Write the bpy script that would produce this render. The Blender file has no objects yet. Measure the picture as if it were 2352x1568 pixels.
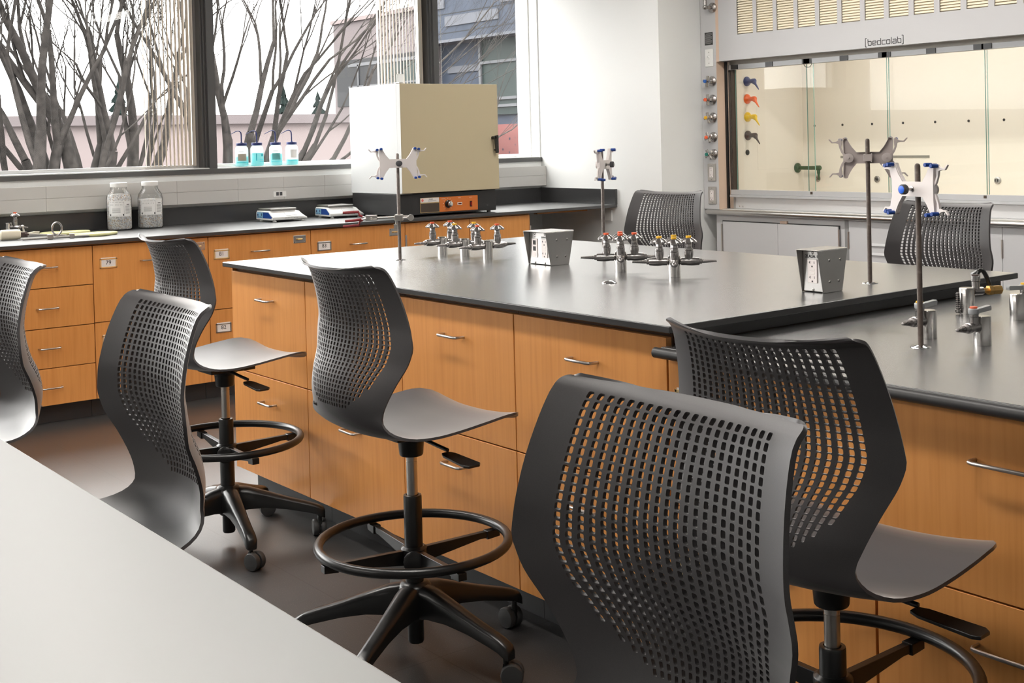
import bpy, math, random
from mathutils import Vector, Matrix
PI = math.pi
R = math.radians
C = bpy.context.scene.collection
sc = bpy.context.scene
rnd = random.Random(7)

# ------------------------------------------------------------------ materials
MATS = {}
def mat(name, col=(.8, .8, .8), rough=.5, metal=0., spec=.5, emit=None, estr=0., coat=0., trans=0.):
    if name in MATS: return MATS[name]
    m = bpy.data.materials.new(name); m.use_nodes = True
    b = m.node_tree.nodes['Principled BSDF']
    b.inputs['Base Color'].default_value = (*col, 1)
    b.inputs['Roughness'].default_value = rough
    b.inputs['Metallic'].default_value = metal
    b.inputs['Specular IOR Level'].default_value = spec
    b.inputs['Coat Weight'].default_value = coat
    b.inputs['Transmission Weight'].default_value = trans
    if emit:
        b.inputs['Emission Color'].default_value = (*emit, 1); b.inputs['Emission Strength'].default_value = estr
    MATS[name] = m
    return m
def nt(m): return m.node_tree.nodes, m.node_tree.links, m.node_tree.nodes['Principled BSDF']
def ramp(N, stops):
    r = N.new('ShaderNodeValToRGB'); e = r.color_ramp.elements
    while len(e) < len(stops): e.new(.5)
    for k, (p, c) in enumerate(stops): e[k].position = p; e[k].color = (*c, 1)
    return r
def mapping(N, L, scale, rand=False):
    t = N.new('ShaderNodeTexCoord'); mp = N.new('ShaderNodeMapping'); mp.inputs['Scale'].default_value = scale
    L.new(t.outputs['Object'], mp.inputs['Vector'])
    if rand:
        oi = N.new('ShaderNodeObjectInfo'); mu = N.new('ShaderNodeMath'); mu.operation = 'MULTIPLY'; mu.inputs[1].default_value = 37.
        L.new(oi.outputs['Random'], mu.inputs[0]); L.new(mu.outputs[0], mp.inputs['Location'])
    return mp
def wood():
    m = mat('maple_veneer', (.62, .25, .07), .38, spec=.4); N, L, b = nt(m)
    mp = mapping(N, L, (34, 34, 1.5), True)
    n1 = N.new('ShaderNodeTexNoise'); n1.inputs['Scale'].default_value = 2.2; n1.inputs['Detail'].default_value = 7; n1.inputs['Distortion'].default_value = .5
    mp2 = mapping(N, L, (5, 5, .8), True)
    n2 = N.new('ShaderNodeTexNoise'); n2.inputs['Scale'].default_value = 1.2; n2.inputs['Detail'].default_value = 3
    L.new(mp.outputs[0], n1.inputs['Vector']); L.new(mp2.outputs[0], n2.inputs['Vector'])
    r1 = ramp(N, [(.3, (.62, .258, .068)), (.52, (.675, .293, .082)), (.75, (.71, .315, .092))]); L.new(n1.outputs['Fac'], r1.inputs[0])
    r2 = ramp(N, [(.3, (.90, .87, .84)), (.7, (1.0, 1.0, 1.0))]); L.new(n2.outputs['Fac'], r2.inputs[0])
    mx = N.new('ShaderNodeMixRGB'); mx.blend_type = 'MULTIPLY'; mx.inputs[0].default_value = 1
    L.new(r1.outputs[0], mx.inputs[1]); L.new(r2.outputs[0], mx.inputs[2]); L.new(mx.outputs[0], b.inputs['Base Color'])
    return m
def epoxy():
    m = mat('black_epoxy', (.04, .04, .041), .34, spec=.8); N, L, b = nt(m)
    mp = mapping(N, L, (1, 1, 1)); n = N.new('ShaderNodeTexNoise'); n.inputs['Scale'].default_value = 1.5; n.inputs['Detail'].default_value = 2
    L.new(mp.outputs[0], n.inputs['Vector'])
    r = ramp(N, [(.3, (.24,) * 3), (.7, (.255,) * 3)]); L.new(n.outputs['Fac'], r.inputs[0]); L.new(r.outputs[0], b.inputs['Roughness'])
    return m
def floor_mat():
    m = mat('speckled_vinyl', (.05, .048, .047), .32, spec=.8); N, L, b = nt(m)
    mp = mapping(N, L, (1, 1, 1)); n = N.new('ShaderNodeTexNoise'); n.inputs['Scale'].default_value = 420; n.inputs['Detail'].default_value = 2
    L.new(mp.outputs[0], n.inputs['Vector'])
    r = ramp(N, [(.0, (.030, .029, .029)), (.58, (.042, .040, .040)), (.64, (.042, .040, .040)), (.72, (.17, .165, .16))]); L.new(n.outputs['Fac'], r.inputs[0])
    br = N.new('ShaderNodeTexBrick'); br.offset = 0; br.inputs['Scale'].default_value = 1; br.inputs['Brick Width'].default_value = .914; br.inputs['Row Height'].default_value = .914
    br.inputs['Mortar Size'].default_value = .0016; br.inputs['Color1'].default_value = br.inputs['Color2'].default_value = (1, 1, 1, 1); br.inputs['Mortar'].default_value = (.45, .45, .45, 1)
    L.new(mp.outputs[0], br.inputs['Vector'])
    mx = N.new('ShaderNodeMixRGB'); mx.blend_type = 'MULTIPLY'; mx.inputs[0].default_value = 1
    L.new(r.outputs[0], mx.inputs[1]); L.new(br.outputs['Color'], mx.inputs[2]); L.new(mx.outputs[0], b.inputs['Base Color'])
    return m
def thin_glass(name, tint=(1, 1, 1), refl=1.0, dust=0.):
    m = bpy.data.materials.new(name); m.use_nodes = True; N, L = m.node_tree.nodes, m.node_tree.links; N.remove(N['Principled BSDF'])
    out = N['Material Output']; tr = N.new('ShaderNodeBsdfTransparent'); tr.inputs[0].default_value = (*tint, 1)
    gl = N.new('ShaderNodeBsdfGlossy'); gl.inputs['Roughness'].default_value = 0.0; fr = N.new('ShaderNodeFresnel'); fr.inputs[0].default_value = 1.45
    mu = N.new('ShaderNodeMath'); mu.operation = 'MULTIPLY'; mu.inputs[1].default_value = refl; L.new(fr.outputs[0], mu.inputs[0])
    mx = N.new('ShaderNodeMixShader'); L.new(mu.outputs[0], mx.inputs[0]); L.new(tr.outputs[0], mx.inputs[1]); L.new(gl.outputs[0], mx.inputs[2])
    last = mx
    if dust:
        df = N.new('ShaderNodeBsdfTranslucent'); df.inputs[0].default_value = (.8, .82, .85, 1)
        t = N.new('ShaderNodeTexCoord'); n = N.new('ShaderNodeTexNoise'); n.inputs['Scale'].default_value = 60; n.inputs['Detail'].default_value = 6; L.new(t.outputs['Object'], n.inputs['Vector'])
        r = ramp(N, [(.4, (0,) * 3), (.8, (dust,) * 3)]); L.new(n.outputs['Fac'], r.inputs[0])
        m2 = N.new('ShaderNodeMixShader'); L.new(r.outputs[0], m2.inputs[0]); L.new(mx.outputs[0], m2.inputs[1]); L.new(df.outputs[0], m2.inputs[2]); last = m2
    L.new(last.outputs[0], out.inputs[0]); MATS[name] = m
    return m
def translucent(name, col, clear=.35, rough=.3):
    m = bpy.data.materials.new(name); m.use_nodes = True; N, L = m.node_tree.nodes, m.node_tree.links; N.remove(N['Principled BSDF'])
    df = N.new('ShaderNodeBsdfDiffuse'); tl = N.new('ShaderNodeBsdfTranslucent'); tr = N.new('ShaderNodeBsdfTransparent'); gl = N.new('ShaderNodeBsdfGlossy')
    for n in (df, tl, tr): n.inputs[0].default_value = (*col, 1)
    gl.inputs['Roughness'].default_value = rough
    a = N.new('ShaderNodeMixShader'); a.inputs[0].default_value = .55; L.new(df.outputs[0], a.inputs[1]); L.new(tl.outputs[0], a.inputs[2])
    c = N.new('ShaderNodeMixShader'); c.inputs[0].default_value = clear; L.new(a.outputs[0], c.inputs[1]); L.new(tr.outputs[0], c.inputs[2])
    d = N.new('ShaderNodeMixShader'); d.inputs[0].default_value = .05; L.new(c.outputs[0], d.inputs[1]); L.new(gl.outputs[0], d.inputs[2])
    L.new(d.outputs[0], N['Material Output'].inputs[0]); MATS[name] = m
    return m
def speckle(name, stops, scale, rough=.8, vor=True):
    m = mat(name, (.5, .5, .5), rough); N, L, b = nt(m); mp = mapping(N, L, (1, 1, 1))
    n = N.new('ShaderNodeTexVoronoi' if vor else 'ShaderNodeTexNoise'); n.inputs['Scale'].default_value = scale
    L.new(mp.outputs[0], n.inputs['Vector']); r = ramp(N, stops)
    if vor:
        s = N.new('ShaderNodeSeparateColor'); L.new(n.outputs['Color'], s.inputs[0]); L.new(s.outputs[0], r.inputs[0])
    else:
        n.inputs['Detail'].default_value = 6; L.new(n.outputs['Fac'], r.inputs[0])
    L.new(r.outputs[0], b.inputs['Base Color'])
    return m

def sheen(m, curve, rough):
    """sealed, glossy surface: reflectance rises with the angle of view as given by curve (1 - cos, reflectance)"""
    N, L, b = nt(m); out = N['Material Output']; b.inputs['Specular IOR Level'].default_value = 0
    g = N.new('ShaderNodeBsdfGlossy'); g.inputs['Roughness'].default_value = rough; f = N.new('ShaderNodeLayerWeight'); f.inputs[0].default_value = .5
    r = ramp(N, [(p, (c,) * 3) for p, c in curve]); L.new(f.outputs['Facing'], r.inputs[0])
    mx = N.new('ShaderNodeMixShader'); L.new(r.outputs[0], mx.inputs[0]); L.new(b.outputs[0], mx.inputs[1]); L.new(g.outputs[0], mx.inputs[2]); L.new(mx.outputs[0], out.inputs[0])
    return m
M_wood = wood(); M_epoxy = sheen(epoxy(), [(0, .05), (.5, .13), (.66, .27), (.84, .74), (.92, .90), (1, 1)], .26); M_epoxyc = sheen(mat('counter_epoxy', (.045, .045, .046), .4), [(0, .05), (.8, .22), (.95, .42), (1, .9)], .34); M_epoxyw = sheen(mat('scuffed_epoxy', (.05, .05, .051), .4), [(0, .08), (.5, .23), (.62, .29), (.70, .30), (.80, .30), (1, .9)], .46); M_floor = sheen(floor_mat(), [(0, .03), (.5, .05), (.66, .13), (.75, .34), (.84, .46), (1, .95)], .38)
M_edge = mat('epoxy_edge', (.032, .031, .031), .42, spec=.5)
M_wall = mat('white_wall', (.80, .81, .80), .55, spec=.3)
M_ceil = mat('ceiling_white', (.85, .85, .85), .8)
M_gap = mat('dark_reveal', (.10, .045, .02), .7)
M_toe = mat('black_rubber_base', (.022, .022, .024), .5)
M_steel = mat('brushed_steel', (.50, .485, .47), .28, 1.)
M_satin = mat('satin_nickel', (.55, .52, .49), .3, 1.)
M_turret = mat('turned_steel', (.60, .58, .56), .2, 1.)
M_nozzle = mat('grey_chrome', (.40, .38, .37), .27, 1.)
M_chrome = mat('chrome', (.8, .8, .8), .08, 1.)
M_rod = speckle('weathered_rod', [(.2, (.12, .10, .09)), (.6, (.22, .19, .175)), (.9, (.35, .31, .29))], 90, .42, False)
MATS['weathered_rod'].node_tree.nodes['Principled BSDF'].inputs['Metallic'].default_value = .7
M_rodb = speckle('brown_rod', [(.2, (.075, .052, .042)), (.6, (.12, .09, .075)), (.9, (.22, .18, .16))], 90, .45, False)
M_shell = speckle('charcoal_plastic', [(.3, (.066, .062, .064)), (.7, (.077, .073, .075))], 900, .40, False)
sheen(M_shell, [(0, .035), (.5, .06), (.66, .15), (.76, .34), (.85, .52), (1, .85)], .50)
M_black = mat('black_plastic', (.009, .009, .009), .30, spec=.6)
M_blackgloss = mat('black_enamel', (.010, .010, .010), .25, spec=.6)
M_rubber = mat('caster_rubber', (.04, .04, .04), .5)
M_white = mat('white_plastic', (.82, .82, .80), .4)
M_clampw = mat('white_nylon', (.80, .74, .72), .42)
M_clampg = mat('grey_nylon', (.50, .44, .42), .45)
M_blue = mat('blue_rubber', (.006, .055, .30), .4)
M_bluecap = mat('bright_blue_plastic', (.0, .12, .75), .35)
M_knob = mat('dark_grey_plastic', (.07, .07, .075), .45)
M_red = mat('red_index', (.80, .12, .04), .4); M_yel = mat('yellow_index', (.85, .48, .02), .4)
M_bluei = mat('blue_index', (.02, .12, .45), .4); M_green = mat('green_index', (.0, .16, .12), .4); M_dgreen = mat('dark_green_enamel', (.03, .07, .03), .35)
M_orange_e = mat('orange_enamel', (.85, .13, .02), .3); M_yel_e = mat('yellow_enamel', (.85, .55, .01), .3); M_blue_e = mat('slate_blue_enamel', (.06, .08, .24), .3); M_brown_e = mat('brown_enamel', (.06, .035, .03), .3)
M_alu = mat('dark_anodised', (.085, .085, .085), .45)
M_alul = mat('light_anodised', (.45, .45, .45), .4, .6)
M_race = mat('raceway_grey', (.56, .55, .53), .45)
M_hoodg = mat('hood_grey_paint', (0.5400, 0.5400, 0.5490), .42)
M_tan = mat('tan_surface', (.64, .48, .37), .45)  # one even tan, on the hood jamb and the door catch
M_liner = mat('cream_liner', (.82, .77, .70), .4)
M_grille = mat('cream_grille', (.90, .82, .64), .5)
M_card = mat('card_white', (.78, .74, .71), .6)
M_brass = mat('brass', (.72, .45, .16), .35, 1.); M_brassl = mat('pale_brass_frame', (.80, .60, .30), .35, .8)
M_ink = mat('dark_ink', (.03, .03, .03), .6); M_inkg = mat('grey_ink', (.30, .30, .30), .6)
M_ovenw = mat('oven_white', (.64, .655, .655), .4); M_ovend = mat('oven_olive_cream', (.50, .43, .285), .4); M_ovenb = mat('oven_black', (.02, .02, .021), .45)
M_ovor = mat('oven_orange', (.60, .16, .025), .45); M_ovbr = mat('oven_brown', (.06, .042, .028), .5)
M_table = mat('pale_grey_laminate', (.62, .62, .62), .35, spec=.5)
M_blind = translucent('blind_fabric', (.80, .76, .71), .0, .6)
M_gran = speckle('desiccant_granules', [(.0, (.93, .92, .90)), (.5, (.78, .78, .78)), (.8, (.48, .50, .54)), (.97, (.68, .50, .32))], 210)
M_glassj = thin_glass('jar_glass', (.99, .995, .995), .8)
M_glassw = thin_glass('window_glass', (.975, .985, .985), .35, .003)
M_glassh = thin_glass('sash_glass', (.975, .985, .97), .38)
M_gedge = mat('glass_edge', (.30, .50, .44), .15)
M_bottle = translucent('bottle_plastic', (.90, .92, .92), .45); M_liq = translucent('cyan_liquid', (.25, .80, .82), .25)
M_navy = mat('navy_cap', (.008, .02, .13), .4)
M_lcd = mat('pale_blue_display', (.30, .58, .78), .35); M_bluep = mat('royal_blue_panel', (.012, .06, .28), .35)
M_prong = mat('red_vinyl', (.22, .012, .016), .4)
M_cream = mat('cream_rubber', (.70, .64, .50), .5); M_glove = mat('yellow_pad', (.62, .60, .30), .5); M_padw = mat('pad_cover', (.62, .64, .64), .4)
M_bark = speckle('bark', [(.3, (.0105, .0094, .0088)), (.5, (.018, .016, .0148)), (.75, (.028, .025, .023))], 14, .9, False)
M_pale = mat('pale_pink_stucco', (0.1179, 0.0987, 0.0987), .8, spec=.08); M_pale2 = mat('pale_grey_stucco', (0.0778, 0.0676, 0.0696), .8, spec=.08)
M_bpanel = speckle('blue_grey_siding', [(.3, (.020, .026, .038)), (.7, (.026, .032, .045))], 1.5, .6, False); M_bandl = mat('pale_band', (0.0553, 0.0587, 0.0683), .6, spec=.08)
M_bwin = mat('green_glazing', (0.0073, 0.0136, 0.0129), .5, spec=.12); M_dwin = mat('dark_glazing', (0.0038, 0.0046, 0.0063), .5, spec=.12); M_mull = mat('white_mullion', (0.0601, 0.0626, 0.0677), .5, spec=.08)
M_redw = speckle('rose_perforated_wall', [(.0, (.020, .020, .028)), (.16, (.020, .020, .028)), (.19, (.105, .042, .040)), (1., (.115, .048, .045))], 6.5)
_l = [l for l in M_redw.node_tree.links if l.to_node.type == 'VALTORGB'][0]; M_redw.node_tree.links.new(M_redw.node_tree.nodes['Voronoi Texture'].outputs['Distance'], _l.to_socket)
M_conif = mat('conifer_green', (0.0046, 0.0088, 0.0079), .9, spec=.08); M_hedge = speckle('hedge', [(.3, (0.0125, 0.0104, 0.0084)), (.7, (0.0251, 0.0209, 0.0146))], 5, .9, False)
M_ground = mat('pale_paving', (0.0334, 0.0292, 0.0282), .9, spec=.08)
for _m in (M_bark, M_bpanel, M_redw, M_hedge): _m.node_tree.nodes['Principled BSDF'].inputs['Specular IOR Level'].default_value = .08
M_lamp = mat('lamp_diffuser', (.9, .9, .9), .6, emit=(1., .95, .89), estr=25.0)
M_hlamp = mat('hood_lamp', (.9, .9, .9), .6, emit=(1., .95, .88), estr=6.5)

# ------------------------------------------------------------------ mesh builder
class MB:
    def __init__(s): s.v = []; s.f = []
    def add(s, vs, fs):
        o = len(s.v); s.v += [tuple(p) for p in vs]; s.f += [tuple(i + o for i in f) for f in fs]; return s
    def box(s, x0, x1, y0, y1, z0, z1):
        v = [(x, y, z) for x in (x0, x1) for y in (y0, y1) for z in (z0, z1)]
        return s.add(v, [(0, 1, 3, 2), (4, 6, 7, 5), (0, 4, 5, 1), (2, 3, 7, 6), (0, 2, 6, 4), (1, 5, 7, 3)])
    def cbox(s, c, d, m=None):
        v = [Vector((x * d[0] / 2, y * d[1] / 2, z * d[2] / 2)) for x in (-1, 1) for y in (-1, 1) for z in (-1, 1)]
        if m is not None: v = [m @ p for p in v]
        return s.add([p + Vector(c) for p in v], [(0, 1, 3, 2), (4, 6, 7, 5), (0, 4, 5, 1), (2, 3, 7, 6), (0, 2, 6, 4), (1, 5, 7, 3)])
    def ring(s, c, ax, r, n, ref=None):
        ax = Vector(ax).normalized(); a = ref or (Vector((0, 0, 1)) if abs(ax.z) < .9 else Vector((1, 0, 0)))
        u = ax.cross(a).normalized(); w = ax.cross(u); c = Vector(c)
        return [c + (u * math.cos(2 * PI * k / n) + w * math.sin(2 * PI * k / n)) * r for k in range(n)]
    def lathe(s, prof, c=(0, 0, 0), ax=(0, 0, 1), n=20, caps=True):
        ax = Vector(ax).normalized(); c = Vector(c); vs = []; fs = []
        for (r, h) in prof: vs += s.ring(c + ax * h, ax, max(r, 1e-5), n)
        for i in range(len(prof) - 1):
            for k in range(n):
                a, b = i * n + k, i * n + (k + 1) % n; fs.append((a, b, b + n, a + n))
        if caps: fs.append(tuple(range(n))[::-1]); fs.append(tuple(range((len(prof) - 1) * n, len(prof) * n)))
        return s.add(vs, fs)
    def cyl(s, p0, p1, r0, r1=None, n=16):
        p0, p1 = Vector(p0), Vector(p1); d = p1 - p0
        return s.lathe([(r0, 0), (r0 if r1 is None else r1, d.length)], p0, d, n)
    def tube(s, pts, r, n=10, closed=False):
        pts = [Vector(p) for p in pts]; m = len(pts); vs = []; fs = []; ref = None
        rr = r if isinstance(r, (list, tuple)) else [r] * m
        up = None
        for i, p in enumerate(pts):
            if closed: d = pts[(i + 1) % m] - pts[i - 1]
            else: d = pts[min(i + 1, m - 1)] - pts[max(i - 1, 0)]
            d.normalize()
            if up is None: up = d.orthogonal().normalized()
            up = (up - d * up.dot(d)).normalized(); w = d.cross(up)
            vs += [p + (up * math.cos(2 * PI * k / n) + w * math.sin(2 * PI * k / n)) * rr[i] for k in range(n)]
        for i in range(m if closed else m - 1):
            j = (i + 1) % m
            for k in range(n): fs.append((i * n + k, i * n + (k + 1) % n, j * n + (k + 1) % n, j * n + k))
        if not closed: fs += [tuple(range(n))[::-1], tuple(range((m - 1) * n, m * n))]
        return s.add(vs, fs)
    def prism(s, poly, O, U, V, W):
        """poly of (a, b) in the frame O + a U + b V, extruded along W"""
        O, U, V, W = Vector(O), Vector(U), Vector(V), Vector(W); n = len(poly)
        a = [O + U * p[0] + V * p[1] for p in poly]; b = [p + W for p in a]
        fs = [tuple(range(n))[::-1], tuple(range(n, 2 * n))] + [(k, (k + 1) % n, n + (k + 1) % n, n + k) for k in range(n)]
        return s.add(a + b, fs)
    def sphere(s, c, r, n=14, m=9, sq=(1, 1, 1)):
        vs = []; fs = []; c = Vector(c)
        for i in range(m + 1):
            t = PI * i / m
            for k in range(n):
                p = 2 * PI * k / n; vs.append(c + Vector((sq[0] * r * math.sin(t) * math.cos(p), sq[1] * r * math.sin(t) * math.sin(p), sq[2] * r * math.cos(t))))
        for i in range(m):
            for k in range(n): fs.append((i * n + k, (i + 1) * n + k, (i + 1) * n + (k + 1) % n, i * n + (k + 1) % n))
        return s.add(vs, fs)

ORG = {}
def org_of(p):
    while p is not None:
        if p.name in ORG: return ORG[p.name]
        p = p.parent
    return Vector((0, 0, 0))
def build(name, mb, m, parent=None, bevel=0, seg=2, smooth=35, solid=None, label=None):
    me = bpy.data.meshes.new(name); o3 = org_of(parent)
    me.from_pydata([tuple(Vector(v) - o3) for v in mb.v], [], mb.f); me.update()
    me.materials.append(m)
    if smooth:
        me.polygons.foreach_set('use_smooth', [True] * len(me.polygons)); me.set_sharp_from_angle(angle=R(smooth))
    o = bpy.data.objects.new(name, me); C.objects.link(o)
    if parent: o.parent = parent
    if solid:
        d = o.modifiers.new('solid', 'SOLIDIFY'); d.thickness = solid; d.offset = 0
        d = o.modifiers.new('crease', 'EDGE_SPLIT'); d.split_angle = R(42); d.use_edge_sharp = False
    if bevel:
        d = o.modifiers.new('bevel', 'BEVEL'); d.width = bevel; d.segments = seg; d.limit_method = 'ANGLE'; d.angle_limit = R(40)
        d.harden_normals = True
    if label: o['label'] = label
    return o
def tag(o, label, cat, group=None):
    o['label'] = label; o['category'] = cat
    if group: o['group'] = group
    return o
def thing(name, label, cat, loc=(0, 0, 0), rz=0, group=None, local=False):
    o = bpy.data.objects.new(name, None); C.objects.link(o); o.location = loc; o.rotation_euler = (0, 0, rz)
    o.empty_display_size = .05
    ORG[o.name] = Vector((0, 0, 0)) if local else Vector(loc)
    return tag(o, label, cat, group)
def struct(name, mb, m, **k):
    o = build(name, mb, m, **k)
    if not k.get('parent'): o['kind'] = 'structure'
    return o
def copy_tree(o, parent=None):
    c = o.copy(); C.objects.link(c)
    if parent: c.parent = parent
    for ch in list(o.children): copy_tree(ch, c)
    return c
def dup(root, loc, rz, label, group=None):
    c = copy_tree(root); c.location = loc; c.rotation_euler = (0, 0, rz); c['label'] = label
    if group: c['group'] = group
    return c
def text(name, s, size, m, parent, O, U, V, depth=.0006, align='CENTER'):
    """flat lettering: O centre, U reading direction, V up"""
    cu = bpy.data.curves.new('t', 'FONT'); cu.body = s; cu.size = size; cu.align_x = align; cu.align_y = 'CENTER'; cu.extrude = depth / 2; cu.resolution_u = 3
    t = bpy.data.objects.new('t', cu); C.objects.link(t)
    me = bpy.data.meshes.new_from_object(t.evaluated_get(bpy.context.evaluated_depsgraph_get()))
    bpy.data.objects.remove(t); bpy.data.curves.remove(cu)
    U, V = Vector(U), Vector(V); W = U.cross(V); O = Vector(O) - org_of(parent)
    me.transform(Matrix(((U.x, V.x, W.x, O.x), (U.y, V.y, W.y, O.y), (U.z, V.z, W.z, O.z), (0, 0, 0, 1))))
    me.materials.clear(); me.materials.append(m)
    o = bpy.data.objects.new(name, me); C.objects.link(o); o.parent = parent
    return o

# ------------------------------------------------------------------ camera
cam = bpy.data.cameras.new('camera'); co = bpy.data.objects.new('camera', cam); C.objects.link(co); sc.camera = co
yaw, pit, rol = R(37.57650), R(-1.04364), R(-1.42905)
F = Vector((math.sin(yaw) * math.cos(pit), math.cos(yaw) * math.cos(pit), math.sin(pit)))
Rv = Vector((math.cos(yaw), -math.sin(yaw), 0)); Uv = Rv.cross(F)
R2 = Rv * math.cos(rol) + Uv * math.sin(rol); U2 = -Rv * math.sin(rol) + Uv * math.cos(rol)
co.matrix_world = Matrix(((R2.x, U2.x, -F.x, 0), (R2.y, U2.y, -F.y, 0), (R2.z, U2.z, -F.z, 1.362), (0, 0, 0, 1)))
cam.sensor_width = 36; cam.lens = 36 * 2867.2475 / 2352; cam.shift_x = 0; cam.shift_y = -(784 - 376.7032) / 2352
cam.clip_start = .02; cam.clip_end = 300

# ------------------------------------------------------------------ room shell
XW, YW = 5.752, 7.126            # right wall plane, window wall plane
XL, YB, ZC = -4.5, -3.2, 2.85
XH = 6.14                         # fume hood front plane
b = MB().box(XL - .1, 8.3, YB - .1, YW + .25, -.12, 0); struct('floor', b, M_floor)
b = MB().box(XL - .1, 8.3, YB - .1, YW + .25, ZC, ZC + .12); struct('ceiling', b, M_ceil)
b = MB().box(XL - .12, XL, YB, YW + .25, 0, ZC); struct('wall_left', b, M_wall)
b = MB().box(XL, 8.3, YB - .12, YB, 0, ZC); struct('wall_back', b, M_wall)
# pilaster beside the window, then the alcove that holds the hood
b = MB().box(XW, 8.3, 5.873, YW + .25, 0, ZC); b.box(7.95, 8.3, YB, 5.873, 0, ZC); b.box(XH + .02, 7.95, YB, 5.873, 2.62, ZC); struct('wall_right', b, M_wall)
# window wall: parapet below the glass, strip above it, pier at the right
b = MB().box(XL, XW, YW, YW + .25, 0, 1.212); b.box(XL, XW, YW, YW + .25, 2.70, ZC); b.box(5.742, XW, YW, YW + .25, 1.212, 2.70); b.box(XL, -3.9, YW, YW + .25, 1.212, 2.70)
struct('wall_front', b, M_wall)
b = MB().box(XL + .002, XW - .002, YW - .018, YW + .001, 1.211, 1.241); struct('trim_1', b, M_alu, bevel=.002)
b = MB().box(-3.89, 5.739, YW + .002, YW + .11, 1.2125, 1.247); struct('trim_2', b, mat('sill_lit_white', (.82, .82, .80), .35), bevel=.003)  # white lip puts the overexposed window light into the sill's colour
YG = YW + .115
for k, (x0, x1) in enumerate(((-3.9, 3.141), (3.217, 4.80), (4.868, 5.742))):
    fw = .010 if k == 2 else .028
    w = bpy.data.objects.new('window_%d' % (k + 1), None); C.objects.link(w); w['kind'] = 'structure'; ORG[w.name] = Vector((0, 0, 0))
    b = MB()
    for (a0, a1, c0, c1) in ((x0, x0 + .028, 1.248, 2.70), (x1 - fw, x1, 1.248, 2.70), (x0 + .028, x1 - fw, 1.248, 1.268), (x0 + .028, x1 - fw, 2.66, 2.70)):
        b.box(a0, a1, YG - .02, YG + .03, c0, c1)
    build('window_frame', b, M_alul if k == 0 else M_white, w)
    build('window_pane', MB().box(x0 + .028, x1 - fw, YG, YG + .006, 1.268, 2.66), M_glassw, w, smooth=0)
for k, (x0, x1) in enumerate(((3.141, 3.217), (4.80, 4.868))):
    b = MB().box(x0 + .026, x1, YW - .004, YG + .07, 1.2415, 2.70); b.box(x0, x0 + .012, YW + .03, YG + .06, 1.248, 2.70); b.box(x0 + .012, x0 + .026, YW + .015, YG + .06, 1.248, 2.70)
    struct('trim_%d' % (k + 3), b, M_alu, bevel=.0015)

# ceiling lights, long fixtures that run down the aisles
LX = ((1.28, 2.15), (1.28, 4.5), (4.75, 2.0), (4.75, 4.4), (-2.4, 2.0), (-2.4, 4.4))  # last row, beyond the table, is added to brighten the stool fronts
for k, (x, y) in enumerate(LX):
    t = thing('ceiling_light', 'long white ceiling light over the ' + ('far side of the large table (added fill)' if x < 0 else 'aisle along the island front' if x < 3 else 'aisle before the fume hood') + (', window end' if y > 3 else ', far end'), 'ceiling light', (x, y, ZC), 0, 'ceiling lights')
    build('housing', MB().box(x - .13, x + .13, y - 1.0, y + 1.0, ZC - .07, ZC - .002), M_white, t)
    build('diffuser', MB().box(x - .11, x + .11, y - .98, y + .98, ZC - .078, ZC - .0705), M_lamp, t)

# ------------------------------------------------------------------ casework
def handle(parent, c, axis, out, L=.102, r=.0042, o=.03):
    """bent wire pull: c the centre on the front, axis along the bar, out away from the front"""
    c, a, o3 = Vector(c), Vector(axis), Vector(out) * o; pts = [c - a * L / 2]
    k = .012
    for s in (-1, 1):
        e = c + a * s * L / 2
        arc = [e + o3 * .999 - Vector(out) * k, e + o3 - Vector(out) * k * .3 - a * s * k * .3, e + o3 - a * s * k]
        pts += arc if s < 0 else arc[::-1]
    pts.append(c + a * L / 2)
    return build('handle', MB().tube(pts, r, 10), M_satin, parent)
def card(parent, c, U, out, txt, w=.09, h=.05, brass=True):
    c, U, out = Vector(c), Vector(U), Vector(out); V = Vector((0, 0, 1))
    b = MB()
    for (a0, a1, b0, b1) in ((-w / 2, w / 2, -h / 2, -h / 2 + .007), (-w / 2, w / 2, h / 2 - .007, h / 2), (-w / 2, -w / 2 + .008, -h / 2, h / 2), (w / 2 - .008, w / 2, -h / 2, h / 2)):
        b.prism([(a0, b0), (a1, b0), (a1, b1), (a0, b1)], c, U, V, out * .004)
    f = build('card_holder', b, M_brassl if brass else M_satin, parent, bevel=.001)
    b = MB().prism([(-w / 2 + .006, -h / 2 + .005), (w / 2 - .006, -h / 2 + .005), (w / 2 - .006, h / 2 + .004), (-w / 2 + .006, h / 2 + .004)], c, U, V, out * .0018)
    build('card', b, M_card, f, smooth=0)
    text('number', txt, .030, M_ink, f, c + out * .0022 + V * .002, U, V)
def lockplate(parent, c, U, out):
    c, U, out = Vector(c), Vector(U), Vector(out); V = Vector((0, 0, 1))
    w, h = .078, .044
    l = build('lock_plate', MB().prism([(-w / 2, -h / 2), (w / 2, -h / 2), (w / 2, h / 2), (-w / 2, h / 2)], c, U, V, out * .003), M_satin, parent, bevel=.002)
    b = MB().tube([c - U * .022 + out * .003, c - U * .015 + out * .012, c + U * .012 + out * .012, c + U * .016 + out * .003], .0032, 8); build('hasp', b, M_brass, l)
    for su in (-1, 1):
        for sv in (-1, 1): build('screw', MB().lathe([(.0032, .003), (.002, .0042)], c + U * su * .032 + V * sv * .015, out, 8), M_nozzle, l)
def hinge(parent, c, out, h=.07):
    c = Vector(c); build('hinge', MB().cyl(c - Vector((0, 0, h / 2)) + Vector(out) * .004, c + Vector((0, 0, h / 2)) + Vector(out) * .004, .006, n=10), M_satin, parent)

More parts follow.
